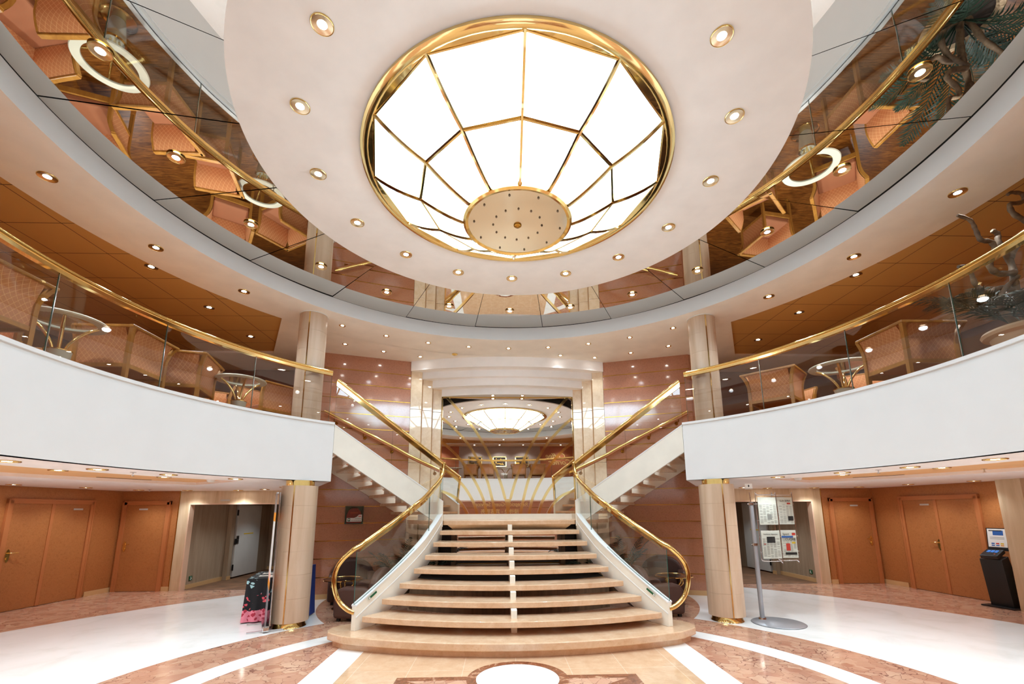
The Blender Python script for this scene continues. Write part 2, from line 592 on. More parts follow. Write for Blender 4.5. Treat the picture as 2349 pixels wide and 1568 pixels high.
def empty(name, loc, rz=0.0, label=None, cat=None, group=None):
    o = bpy.data.objects.new(name, None)
    COL.objects.link(o)
    o.empty_display_size = 0.1
    o.location = loc
    o.rotation_euler = (0, 0, rz)
    return tag(o, label, cat, group)

def copy_tree(o, parent=None):
    c = o.copy()
    COL.objects.link(c)
    if parent:
        c.parent = parent
    for ch in list(o.children):
        copy_tree(ch, c)
    return c

def structure(o, label=None, cat=None):
    return tag(o, label, cat, None, 'structure')

def text(name, body, size, loc, rot, mat, parent=None, align='CENTER', extr=0.004, shear=0.0, space=1.0):
    cu = bpy.data.curves.new(name, 'FONT')
    cu.body = body
    cu.size = size
    cu.align_x = align
    cu.align_y = 'CENTER'
    cu.extrude = extr
    cu.shear = shear
    cu.space_character = space
    tmp = bpy.data.objects.new(name, cu)
    COL.objects.link(tmp)
    me = bpy.data.meshes.new_from_object(tmp.evaluated_get(bpy.context.evaluated_depsgraph_get()))
    bpy.data.objects.remove(tmp)
    bpy.data.curves.remove(cu)
    me.name = name
    me.materials.clear()
    me.materials.append(M[mat])
    o = bpy.data.objects.new(name, me)
    COL.objects.link(o)
    o.location = loc
    o.rotation_euler = rot
    if parent:
        o.parent = parent
    return o

def ordinal(k):
    return ('first', 'second', 'third', 'fourth', 'fifth', 'sixth', 'seventh', 'eighth', 'ninth', 'tenth')[k]
# ------------------------------------------------------------------ the setting
def xs(y):                      # half-width of the hall at depth y (its long walls splay slightly)
    return 9.385 + (10.52 - y) * 0.074
YB, YR = 11.24, -3.2            # back wall plane, wall behind the viewer
STRIPS = [5.07, 4.73, 4.385, 4.03, 3.685, 3.34, 2.99, 2.64, 2.29, 1.925, 1.56, 1.19, 0.82, 0.44]

b = MB()
b.flat([(-10.6, YR - .2), (10.6, YR - .2), (10.6, YB + .1), (-10.6, YB + .1)], 0.0, up=True)
structure(b.build('floor', 'floor_marble'))

def sides(fn, s):
    return [(s * p[0], p[1]) for p in fn]

# ceiling under the balcony with its orange recess
b = MB()
for s in (-1, 1):
    inner = arc(4.72, 42, 180, 60)
    mid = arc(5.72, 42, 180, 60)
    b.flat(sides(inner + mid[::-1], s), LOWC)
    b.flat(sides(arc(5.72, 42, 54, 8) + arc(7.5, 42, 54, 8)[::-1], s), LOWC)
    outer = arc(7.5, 42, 180, 60)
    poly = [(3.158, 7.945), (4.2, 9.92), (4.4, 9.84), (4.4, YB), (xs(YB), YB), (xs(YR), YR), (0, YR)] + outer[::-1] + [mid[0]]
    b.flat(sides(poly, s), LOWC)
    rec = arc(5.72, 54, 180, 56)
    b.wall(sides(rec, s), LOWC, LOWC + .05)
    b.wall(sides(arc(7.5, 54, 180, 56), s), LOWC, LOWC + .05)
    b.wall(sides([rec[0], arc(7.5, 54, 180, 56)[0]], s), LOWC, LOWC + .05)
structure(b.build('ceiling_under_balcony', 'lower_ceiling_paint'))
b = MB()
for s in (-1, 1):
    b.flat(sides(arc(5.7, 53.5, 180, 56) + arc(7.52, 53.5, 180, 56)[::-1], s), LOWC + .05)
structure(b.build('ceiling_recess', 'orange_recess'))

# upper deck
b = MB()
for s in (-1, 1):
    poly = arc(4.86, 42.5, 180, 60) + [(0, YR), (xs(YR), YR), (xs(YB), YB), (4.26, YB), (4.26, 9.9), (4.2, 9.92)]
    b.flat(sides(poly, s), DECK, up=True)
structure(b.build('floor_upper_deck', 'parquet'))
b = MB()
for s in (-1, 1):
    b.wall(sides([(3.16, 7.95), (4.22, 9.93)], s), LOWC, DECK)
    b.flat(sides([(3.16, 7.95), (4.22, 9.93), (4.3, 9.9), (3.3, 7.9)], s), DECK + .001, up=True)
structure(b.build('trim_deck_end', 'white_paint'))

# curved white parapet front, all the way round
b = MB()
pth = arc(4.72, 42, 318, 150)
b.plate(pth, LOWC, 3.30, 0.115)
b.plate(arc(4.735, 42, 318, 150), 3.30, 3.345, 0.1)
b.plate(arc(4.71, 42, 318, 150), 3.345, 3.385, 0.125)
structure(b.build('trim_parapet', 'white_paint', smooth=30))

# upper soffit, fascia, orange tiled ceiling
b = MB()
ring = arc(4.645, 0, 360, 180)
for i0 in range(0, 180, 90):
    a0, a1 = i0 * 2, (i0 + 90) * 2
    b.flat(arc(4.645, a0, a1, 90) + arc(5.65, a0, a1, 90)[::-1], SOF)
for s in (-1, 1):
    b.flat(sides([(0, 11.2), (0, A + 5.64)] + arc(5.64, 0, 50.1, 24) + [(5.43, 9.98), (5.43, YB), (4.26, YB), (2.4, 11.2)], s), SOF)
    b.flat(sides([(xs(YB), 9.98), (xs(YB), YB), (5.43, YB), (5.43, 9.98)], s), SOF)
    b.flat(sides([(8.3, 9.98), (8.3, YR), (xs(YR), YR), (xs(YB), 9.98)], s), SOF)
    b.flat(sides([(0, -2.3), (8.3, -2.3), (8.3, YR), (0, YR)], s), SOF)
b.wall(arc(5.65, 0, 360, 180), SOF, SOF + .06)
for s in (-1, 1):
    b.wall(sides([(4.33, 8.06), (5.43, 9.98), (8.3, 9.98), (8.3, -2.3), (0, -2.3)], s), SOF, SOF + .06)
structure(b.build('ceiling_soffit', 'soffit_paint'))
b = MB()
for s in (-1, 1):
    b.flat(sides(arc(5.6, 0, 180, 90) + [(0, YR), (10.6, YR), (10.6, YB), (0, YB)], s), SOF + .055)
structure(b.build('ceiling_tiles', 'orange_ceiling'))
b = MB()
b.wall(arc(4.645, 0, 360, 200), SOF, MIR - .003, flip=True)
structure(b.build('trim_fascia', 'fascia_paint', smooth=30))
b = MB()
b.wall(arc(4.643, 0, 360, 200), MIR - .007, MIR + .01, flip=True)
structure(b.build('trim_shadow_gap', 'dark_gap', smooth=30))

# mirrored ceiling: twenty panels, each hung a hair out of level
mroot = structure(empty('ceiling_mirror', (0, A, MIR)), 'ring of twenty mirrored ceiling panels around the white disc', 'mirrored ceiling')
rng = random.Random(3)
for k in range(20):
    a0, a1 = k * 18 - 9 + .07, k * 18 + 9 - .07
    tx, ty = rng.uniform(-.006, .006), rng.uniform(-.006, .006)
    if k in (0, 1, 19):
        tx, ty = tx * .5, ty * .5
    cx0, cy0 = 3.7 * sin(rad(k * 18)), 3.7 * cos(rad(k * 18))
    o_, i_ = arc(4.635, a0, a1, 10, cy=0), arc(2.6, a0, a1, 10, cy=0)
    P_ = o_ + i_[::-1]
    b = MB()
    vs_ = [(p[0], p[1], (p[0] - cx0) * tx + (p[1] - cy0) * ty) for p in P_]
    b.add(vs_, [tuple(range(len(vs_)))])
    b.build('mirror_panel', 'ceiling_mirror', mroot)
b = MB()
b.flat([(-5, A - 5), (5, A - 5), (5, A + 5), (-5, A + 5)], MIR + .06)
structure(b.build('ceiling_void', 'dark_gap'))

# white ceiling disc
b = MB()
zc = 5.515
ap = arc(2.80, 0, 360, 160)
b.flat(ap[:-1], zc)
b.wall(ap, zc, zc + .03, flip=False)
structure(b.build('ceiling_disc', 'ceiling_white'))
b = MB()
b.wall(arc(2.775, 0, 360, 160), zc + .03, MIR + .02)
structure(b.build('trim_disc_edge', 'dark_gap'))

# copper-red wing walls with brass inlay, beside the mirror niche
for s, nm in ((-1, 'wall_left_wing'), (1, 'wall_right_wing')):
    b = MB()
    path = sides([(2.36, 10.55), (4.25, 9.9)], s)
    b.plate(path, 0, SOF, .12 * s)
    b.box((s * 4.31, 10.6, SOF / 2), (.12, 1.35, SOF))
    b.box((s * 2.42, 10.85, SOF / 2), (.1, .55, SOF))
    wl = structure(b.build(nm, 'red_lacquer'))
    b = MB()
    for z in STRIPS:
        b.plate(path, z - .008, z + .008, -.006 * s)
    b.build('brass_inlay', 'antique_brass', wl)
    b = MB()
    b.plate(path, 0, .1, -.014 * s)
    structure(b.build('baseboard_left_wing' if s < 0 else 'baseboard_right_wing', 'tan_skirting'))

# marble pilasters: three strips each, stepping back into the mirror niche
PX = [(2.36, 10.56, 2.10, 10.62), (2.10, 10.735, 1.87, 10.785), (1.87, 10.90, 1.655, 10.948)]
for s, nm in ((-1, 'trim_1'), (1, 'trim_2')):
    b = MB()
    for x0, y0, x1, y1 in PX:
        z = 0.0
        for h in (1.66, 1.28, 1.3, 1.18):
            b.prism(sides([(x0 - .002, y0), (x1 + .002, y1), (x1 + .002, 11.15), (x0 - .002, 11.15)], s), z + .003, z + h - .003)
            z += h
    o = structure(b.build(nm, 'pilaster_marble', bevel=.002, seg=1))
    b = MB()
    b.prism(sides([(2.35, 10.66), (2.1, 10.66), (2.1, 10.82), (1.87, 10.82), (1.87, 10.98), (1.66, 10.98), (1.66, 11.14), (2.35, 11.14)], s), .01, SOF - .01)
    b.build('joint_backing', 'tan_skirting', o)

# wall behind the niche
b = MB()
b.box((0, 11.18, SOF / 2), (4.8, .12, SOF))
structure(b.build('wall_niche', 'dark_wall'))

# stepped curved pelmet over the mirror
b = MB()
for w_, z0, z1, ye, yc in ((2.36, 5.18, 5.42, 10.5, 10.13), (2.10, 5.01, 5.18, 10.64, 10.37), (1.87, 4.82, 5.01, 10.77, 10.48), (1.655, 4.64, 4.82, 10.9, 10.68)):
    fr = [(-w_ + 2 * w_ * i / 40, ye - (ye - yc) * (1 - (2 * i / 40 - 1) ** 2)) for i in range(41)]
    b.prism(fr + [(w_, 11.12), (-w_, 11.12)], z0, z1)
structure(b.build('trim_pelmet', 'pelmet_paint', smooth=20))

# back wall, portals, corridors
for s, sd in ((-1, 'left'), (1, 'right')):
    b = MB()
    b.box((s * 4.63, YB + .07, LOWC / 2), (.54, .14, LOWC))
    b.box((s * 7.855, YB + .07, LOWC / 2), (.25, .14, LOWC))
    b.box((s * 6.315, YB + .07, (LOWC + 2.03) / 2), (2.83, .139, LOWC - 2.03))
    o = structure(b.build('wall_%s_portal' % sd, 'oak_surround'))
    b = MB()
    b.box((s * 7.715, YB + .055, 1.015), (.03, .17, 2.03))
    b.box((s * 6.3, YB + .055, 2.015), (2.8, .17, .03))
    b.build('reveal', 'reveal_wood', o)
    b = MB()
    b.box((s * 7.985, YB - .004, LOWC / 2), (.014, .01, LOWC))
    b.build('brass_inlay', 'antique_brass', o)
    b = MB()
    b.box((s * 8.7, YB + .07, LOWC / 2), (1.44, .138, LOWC))
    structure(b.build('wall_%s_back' % sd, 'door_lacquer'))
    b = MB()
    b.box((s * 6.9, YB + .09, (DECK + SOF) / 2), (5.4, .14, SOF - DECK + .1))
    structure(b.build('wall_%s_upper_back' % sd, 'mauve_wall'))
    # long side wall: lower and upper
    b = MB()
    y1 = 8.16
    b.plate(sides([(xs(YB), YB + .1), (xs(y1), y1)], s), 0, LOWC, .14 * s)
    structure(b.build('wall_%s' % sd, 'door_lacquer'))
    b = MB()
    y0_ = 7.75 if s > 0 else 8.16
    pth = sides([(xs(y0_), y0_), (xs(YR), YR)], s)
    b.plate(pth, 0, LOWC, .14 * s)
    o = structure(b.build('wall_%s_front' % sd, 'red_lacquer'))
    b = MB()
    for z in (.44, .82, 1.19, 1.56, 1.925, 2.29):
        b.plate(pth, z - .008, z + .008, -.006 * s)
    b.build('brass_inlay', 'antique_brass', o)
    b = MB()
    b.plate(sides([(xs(YB), YB + .1), (xs(YR), YR)], s), DECK - .05, SOF + .1, .14 * s)
    structure(b.build('wall_%s_upper' % sd, 'mauve_wall'))
    # oak pier on the long wall
    if s > 0:
        b = MB()
        b.box((s * 9.45, 7.955, LOWC / 2), (.62, .41, LOWC))
        structure(b.build('trim_pier_%s' % sd, 'oak_surround'))
    # corridor
    b = MB()
    b.flat(sides([(4.9, YB + .1), (7.78, YB + .1), (7.78, 15.2), (4.9, 15.2)], s), .004, up=True)
    structure(b.build('floor_corridor_%s' % sd, 'carpet_brown'))
    b = MB()
    b.wall(sides([(7.75, YB + .1), (7.75, 15.2)], s), 0, 2.2)
    b.wall(sides([(7.75, 15.2), (4.9, 15.2)], s), 0, 2.2)
    b.wall(sides([(4.9, 15.2), (4.9, YB + .1)], s), 0, 2.2)
    b.box((s * 7.68, 12.95, 1.05), (.12, .16, 2.1))
    structure(b.build('wall_%s_corridor' % sd, 'corridor_wood'))
    b = MB()
    b.flat(sides([(4.8, YB + .1), (7.8, YB + .1), (7.8, 15.3), (4.8, 15.3)], s), 2.1)
    structure(b.build('ceiling_corridor_%s' % sd, 'lower_ceiling_paint'))
    b = MB()
    b.box((s * 7.742, 12.12, .05), (.016, 1.52, .1))
    b.box((s * 7.612, 12.95, .05), (.016, .16, .1))
    b.box((s * 6.3, 15.19, .05), (2.8, .016, .1))
    structure(b.build('baseboard_%s_corridor' % sd, 'tan_skirting'))
    b = MB()
    b.box((s * 8.07, YB - .008, .05), (.17, .016, .1))
    b.plate(sides([(xs(YB), YB), (xs(10.62), 10.62)], s), 0, .1, -.016 * s)
    structure(b.build('baseboard_%s_back' % sd, 'tan_skirting'))

# wall behind the viewer, seen in the mirror
b = MB()
b.box((0, YR - .07, LOWC / 2), (21, .14, LOWC))
o = structure(b.build('wall_reception', 'red_lacquer'))
b = MB()
for z in (.44, .82, 1.19, 1.56, 1.99):
    b.box((0, YR + .004, z), (20, .008, .016))
b.build('brass_inlay', 'antique_brass', o)
b = MB()
b.box((-.2, YR - .07, (DECK + SOF) / 2), (4.6, .14, SOF - DECK + .1))
structure(b.build('wall_gallery', 'taupe_wall'))
b = MB()
b.box((-6.3, YR - .07, (DECK + SOF) / 2), (7.6, .138, SOF - DECK + .1))
b.box((6.1, YR - .07, (DECK + SOF) / 2), (8.0, .138, SOF - DECK + .1))
structure(b.build('wall_gallery_side', 'orange_wall'))
t_ = text('wall_lettering', 'Reception-Guest Service', .29, (-.09, YR + .012, 2.17), (rad(90), 0, rad(180)), 'letter_gold')
tag(t_, 'gold letters reading Reception-Guest Service on the red wall, upper line', 'lettering')
t_ = text('wall_lettering', '接待处 - 宾客服务', .27, (-.2, YR + .012, 1.78), (rad(90), 0, rad(180)), 'letter_gold')
tag(t_, 'gold Chinese characters on the red reception wall, lower line', 'lettering')
t_ = text('wall_lettering', 'Coffee', .42, (3.0, YR + .012, 4.86), (rad(90), 0, rad(180)), 'letter_gold', shear=.3)
tag(t_, 'slanted gold lettering reading Coffee on the orange gallery wall', 'lettering')
t_ = text('wall_lettering', 'Corner', .42, (3.25, YR + .012, 4.5), (rad(90), 0, rad(180)), 'letter_gold', shear=.3)
tag(t_, 'slanted gold lettering reading Corner on the orange gallery wall', 'lettering')

# doors
def door(n, origin, ang, widths, htop=2.0, handle_side=1, label='', plate_leaf=0, handle_leaf=0):
    """local x runs along the wall, local -y faces the hall"""
    root = empty('door_%d' % n, origin, ang)
    structure(root, label, 'door')
    W_ = sum(widths)
    fr = MB()
    h = htop
    for x0 in (-W_ / 2 - .09, W_ / 2):
        fr.box((x0 + .045, -.012, h / 2 + .045), (.09, .05, h + .09))
        fr.box((x0 + .045 + (.03 if x0 > 0 else -.03), -.03, h / 2 + .045), (.028, .03, h + .09))
    fr.box((0, -.012, h + .045), (W_ + .18, .05, .09))
    fr.box((0, -.03, h + .076), (W_ + .18, .03, .028))
    fr.build('door_frame', 'frame_wood', root)
    x = -W_ / 2
    for i, wd in enumerate(widths):
        lf = MB().box((0, 0, h / 2), (wd - .006, .03, h - .008)).build('door_leaf', 'door_lacquer', root, loc=(x + wd / 2, .0, .004))
        if len(widths) > 1 and i == 0:
            MB().box((wd / 2 - .02, -.02, h / 2), (.06, .014, h - .01)).build('cover_strip', 'frame_wood', lf)
        if i == plate_leaf:
            MB().box((.12 if len(widths) > 1 else 0.08 * handle_side, -.018, h - .11), (.2, .006, .035)).build('name_plate', 'plate_grey', lf)
        if i == handle_leaf:
            hx = handle_side * (wd / 2 - .07)
            hd = MB()
            hd.lathe([(0, 0), (.034, 0), (.034, .008), (0, .008)], (0, 0, 0), 20)
            hb = MB()
            prof = [(.036 * cos(a_), .12 * sin(a_)) for a_ in [2 * pi * k / 24 for k in range(24)]]
            vs_ = [(p[0], -.016, p[1]) for p in prof] + [(p[0], -.024, p[1]) for p in prof]
            hb.add(vs_, [tuple(range(24)), tuple(range(24, 48))[::-1]] + [(k, (k + 1) % 24, 24 + (k + 1) % 24, 24 + k) for k in range(24)])
            hb.tube([(0, -.02, .05), (0, -.07, .05), (-handle_side * .03, -.075, .05), (-handle_side * .13, -.075, .05)], .011, 10)
            hb.tube([(0, -.02, -.05), (0, -.035, -.05)], .022, 14)
            hb.build('door_handle', 'brass', lf, loc=(hx, 0, 1.02), smooth=40)
        x += wd
    return root
door(1, (-8.72, YB - .005, 0), 0, [.94], handle_side=-1, label='single copper-brown door on the left, beside the left portal')
door(2, (8.72, YB - .005, 0), 0, [.94], handle_side=1, label='single copper-brown door on the right, beside the right portal')
sl = atan2(.074, 1)
door(3, (-xs(9.67) + .012, 9.67, 0), rad(90) - sl, [.76, .76], handle_side=-1, label='double copper-brown doors in the left side wall', plate_leaf=1, handle_leaf=0)
door(4, (xs(9.67) - .012, 9.67, 0), rad(-90) + sl, [.76, .76], handle_side=1, label='double copper-brown doors in the right side wall', plate_leaf=0, handle_leaf=0)

# white service doors in the corridors
for s, n, sd in ((-1, 5, 'left'), (1, 6, 'right')):
    root = structure(empty('door_%d' % n, (s * 7.66, 13.78, 0)), 'white steel door standing in the %s corridor behind the portal' % sd, 'door')
    lf = MB().box((0, 0, 1.03), (.06, 1.25, 1.98)).build('door_leaf', 'steel_door', root, bevel=.006)
    b = MB()
    b.box((-s * .04, -.56, 1.05), (.02, .1, .22))
    b.build('lock_plate', 'chrome', lf)
    b = MB()
    for z in (.3, 1.0, 1.8):
        b.box((-s * .03, -.64, z), (.03, .03, .16))
    b.build('hinge', 'black_metal', lf)
    b = MB()
    b.box((-s * .034, 0, 1.2), (.004, .5, .03))
    b.build('notice_strip', 'yellow_print', lf)
# ------------------------------------------------------------------ the grand staircase
RISE = .18
st = empty('grand_staircase', (0, 6.0, 0), 0, 'wide marble open-riser staircase fanning out from the mirror landing', 'staircase')
def sb(bm, name, mats, **k):
    """part of the staircase built in world coordinates"""
    par = k.pop('parent', st)
    o = bm.build(name, mats, par, **k)
    base = par if par is st else par.parent
    o.location = (0, -6.0, 0) if par is st else (0, 0, 0)
    return o

# widths (half) and front lines of the treads, from the landing (0) down to 7
ENDS = [(1.31, 9.12), (1.335, 8.74), (1.385, 8.24), (1.455, 7.80), (1.58, 7.51), (1.74, 7.235), (1.935, 6.98), (2.13, 6.70)]
MIDY = [9.04, 8.60, 8.12, 7.63, 7.26, 6.91, 6.60, 6.26]
def xside(y):
    pts = ENDS + [(2.2, 6.6)]
    if y >= pts[0][1]: return pts[0][0]
    for (x0, y0), (x1, y1) in zip(pts[:-1], pts[1:]):
        if y1 <= y <= y0:
            return x0 + (x1 - x0) * (y0 - y) / (y0 - y1)
    return pts[-1][0]
def front(i, inset=0.0):
    xe, ye = ENDS[i]
    ym = MIDY[i]
    out = []
    for k in range(33):
        u = -1 + 2 * k / 32
        out.append((u * xe, ym + (ye - ym) * u * u + inset))
    return out
for i in range(1, 8):
    z = (9 - i) * RISE
    f_ = front(i)
    dep = .44 if i > 4 else .5
    ye = ENDS[i][1]
    back = []
    for k in range(33):
        u = 1 - 2 * k / 32
        yb = MIDY[i] + (ye - MIDY[i]) * u * u + dep
        back.append((u * xside(ye + dep * .98), yb))
    b = MB()
    b.prism(f_ + back, z - .078, z)
    sb(b, 'tread', 'beige_marble', bevel=.008)

# bottom step: slab and recessed plinth with round ends
def bottom(r_in):
    pts = []
    n = 40
    xe = 2.3
    cyc = 5.94 + 6.1
    for k in range(n + 1):
        x = -xe + 2 * xe * k / n
        pts.append((x, cyc - sqrt(6.1 ** 2 - x * x) + r_in))
    end = [(2.45, 6.50), (2.56, 6.60), (2.61, 6.73), (2.60, 6.87), (2.52, 7.0), (2.38, 7.09), (2.2, 7.13)]
    cx0, cy0 = 2.2, 6.75
    e2 = [(cx0 + (p[0] - cx0) * (1 - r_in / .4), cy0 + (p[1] - cy0) * (1 - r_in / .4)) for p in end]
    pts += e2
    pts += [(-p[0], p[1]) for p in e2[::-1]]
    return pts
b = MB()
b.prism(bottom(0.0), .085, .18)
o = sb(b, 'bottom_step', 'beige_marble', bevel=.012)
b = MB()
b.prism(bottom(.075), .001, .085)
b.build('plinth', 'beige_marble', o)

# landing with sloping soffit and the white ledge under the mirror
b = MB()
f_ = front(0)
L_ = f_ + [(1.5, 9.42), (2.3, 10.42), (2.3, 10.54), (2.08, 10.56), (2.08, 10.69), (1.65, 10.7), (1.65, 10.94)]
L_ = L_ + [(-p[0], p[1]) for p in L_[:len(f_) - 1:-1]]
b.prism(L_, 1.535, 1.62)
o = sb(b, 'landing', 'beige_marble', bevel=.008)
b = MB()
top = [(-1.27, 9.2), (1.27, 9.2)]
vs_ = [(-1.24, 9.12, 1.535), (1.24, 9.12, 1.535), (1.12, 9.26, 1.43), (-1.12, 9.26, 1.43), (-1.12, 10.4, 1.43), (1.12, 10.4, 1.43), (1.24, 10.45, 1.535), (-1.24, 10.45, 1.535)]
b.add(vs_, [(0, 1, 2, 3), (3, 2, 5, 4), (4, 5, 6, 7), (1, 6, 5, 2), (0, 3, 4, 7)])
b.build('landing_soffit', 'pilaster_marble', o)
b = MB()
b.prism([(-1.52, 10.78), (1.52, 10.78), (1.64, 10.93), (-1.64, 10.93)], 1.62, 1.735)
b.build('mirror_ledge', 'stringer_paint', o)

# central spine under the treads
b = MB()
prof = [(6.55, .18), (6.55, .29), (6.95, .47), (7.3, .65), (7.68, .83), (8.2, 1.01), (8.7, 1.19), (9.14, 1.37), (9.3, 1.45), (9.3, 1.25), (8.2, .75), (7.35, .35), (7.05, .18)]
vs_ = [(-.042, y, z) for y, z in prof] + [(.042, y, z) for y, z in prof]
n = len(prof)
b.add(vs_, [tuple(range(n)), tuple(range(n, 2 * n))[::-1]] + [(k, n + k, n + (k + 1) % n, (k + 1) % n) for k in range(n)])
for i in range(1, 8):
    z = (9 - i) * RISE
    z2 = z + RISE - .078
    b.box((0, MIDY[i] + .26, (z + z2) / 2), (.08, .16, z2 - z))
b.box((0, MIDY[7] + .26, .23), (.08, .16, .105))
sb(b, 'support_spine', 'stringer_paint')

# curved side stringers, glass, handrails of the lower flight
TOPL = [(2.2, 6.64, .50), (2.13, 6.78, .575), (1.985, 7.02, .725), (1.79, 7.30, .93), (1.62, 7.62, 1.13), (1.50, 8.0, 1.305), (1.43, 8.4, 1.47), (1.385, 8.75, 1.60), (1.355, 9.0, 1.70), (1.345, 9.14, 1.76)]
TOPS = smooth_path(TOPL, 5)
RAILP = [(2.3, 6.72, 1.27), (2.23, 6.78, 1.32), (2.08, 7.0, 1.46), (1.88, 7.28, 1.645), (1.67, 7.6, 1.86), (1.53, 8.0, 2.04), (1.455, 8.4, 2.215), (1.405, 8.75, 2.35), (1.37, 9.0, 2.47), (1.345, 9.09, 2.6), (1.33, 9.12, 2.765)]
for s, sd in ((-1, 'left'), (1, 'right')):
    plan = [(s * p[0], p[1]) for p in TOPS]
    zt = [p[2] for p in TOPS]
    zb = [max(.182, z - .50) for z in zt]
    b = MB()
    b.plate(plan, zb, zt, -.075 * s)
    stg = sb(b, 'stringer', 'stringer_paint', smooth=40)
    # moulding along the inner face and a cap along the top
    b = MB()
    inn = offset(plan, .006 * s)
    b.plate(inn, [z - .155 for z in zt], [z - .14 for z in zt], .012 * -s)
    b.plate(offset(plan, .008 * s), [z for z in zt], [z + .02 for z in zt], -.095 * s)
    b.build('moulding', 'white_paint', stg, smooth=40)
    # small green sticker on the stringer
    b = MB()
    c0 = Vector((s * 2.055, 6.885, .61))
    dr = (Vector((s * 1.985, 7.02, .69)) - Vector((s * 2.13, 6.78, .54))).normalized()
    nrm = Vector((-s * .85, -.5, 0)).normalized()
    up_ = dr.cross(nrm).normalized()
    if up_.z < 0: up_ = -up_
    P_ = [c0 + dr * a_ * .085 + up_ * q * .016 + nrm * .014 for a_, q in ((-1, -1), (1, -1), (1, 1), (-1, 1))]
    b.add([tuple(p) for p in P_], [(0, 1, 2, 3)])
    stk = b.build('exit_sticker', 'green_sign', stg)
    b = MB()
    for a0_, a1_ in ((-.95, -.6), ):
        P_ = [c0 + dr * a_ * .085 + up_ * q * .012 + nrm * .0155 for a_, q in ((a0_, -1), (a1_, -1), (a1_, 1), (a0_, 1))]
        b.add([tuple(p) for p in P_], [(0, 1, 2, 3)])
    b.build('sticker_symbol', 'white_plastic', stk)
    # two curved glass panels
    gpl = [(p[0], p[1], p[2]) for p in smooth_path([(2.245 if i == 0 else p[0] + .035, p[1], p[2]) for i, p in enumerate(TOPL)], 5)]
    zr = []
    RP = smooth_path(RAILP[:9], 8)
    for p in gpl:
        q = min(RP, key=lambda r_: abs(r_[1] - p[1]))
        zr.append(q[2] - .03)
    n = len(gpl)
    cut = 29
    for i0, i1 in ((1, cut), (cut, n)):
        seg = gpl[i0:i1 + 1] if i1 < n else gpl[i0:]
        zz = zr[i0:i1 + 1] if i1 < n else zr[i0:]
        b = MB()
        b.plate([(s * p[0], p[1]) for p in seg], [p[2] + .015 for p in seg], zz, -.012 * s, 0, 1)
        sb(b, 'glass_panel', ['clear_glass', 'glass_edge'], smooth=30)
    q0, q1 = gpl[cut], gpl[cut + 1]
    d_ = (Vector((q1[0], q1[1])) - Vector((q0[0], q0[1]))).normalized() * .007
    b = MB()
    b.plate([(s * q0[0], q0[1]), (s * (q0[0] + d_.x), q0[1] + d_.y)], q0[2] + .012, zr[cut], -.014 * s)
    sb(b, 'glass_joint', 'glass_edge')
    # handrail with its flat rail strip below, scrolling round to the newel
    loop = [(2.23, 6.68, .415), (2.33, 6.68, .455), (2.45, 6.68, .56), (2.525, 6.69, .71), (2.55, 6.70, .87), (2.52, 6.71, 1.02), (2.45, 6.71, 1.13), (2.38, 6.715, 1.2)]
    full = smooth_path(loop + RAILP, 5)
    b = MB()
    b.tube([(s * p[0], p[1], p[2]) for p in full], .034, 12)
    hr = sb(b, 'handrail', 'brass', smooth=50)
    b = MB()
    rp = smooth_path(RAILP[1:9], 6)
    b.plate([(s * (p[0] - .014), p[1]) for p in rp], [p[2] - .085 for p in rp], [p[2] - .022 for p in rp], -.028 * s)
    b.build('rail_strip', 'polished_gold', hr, smooth=30)

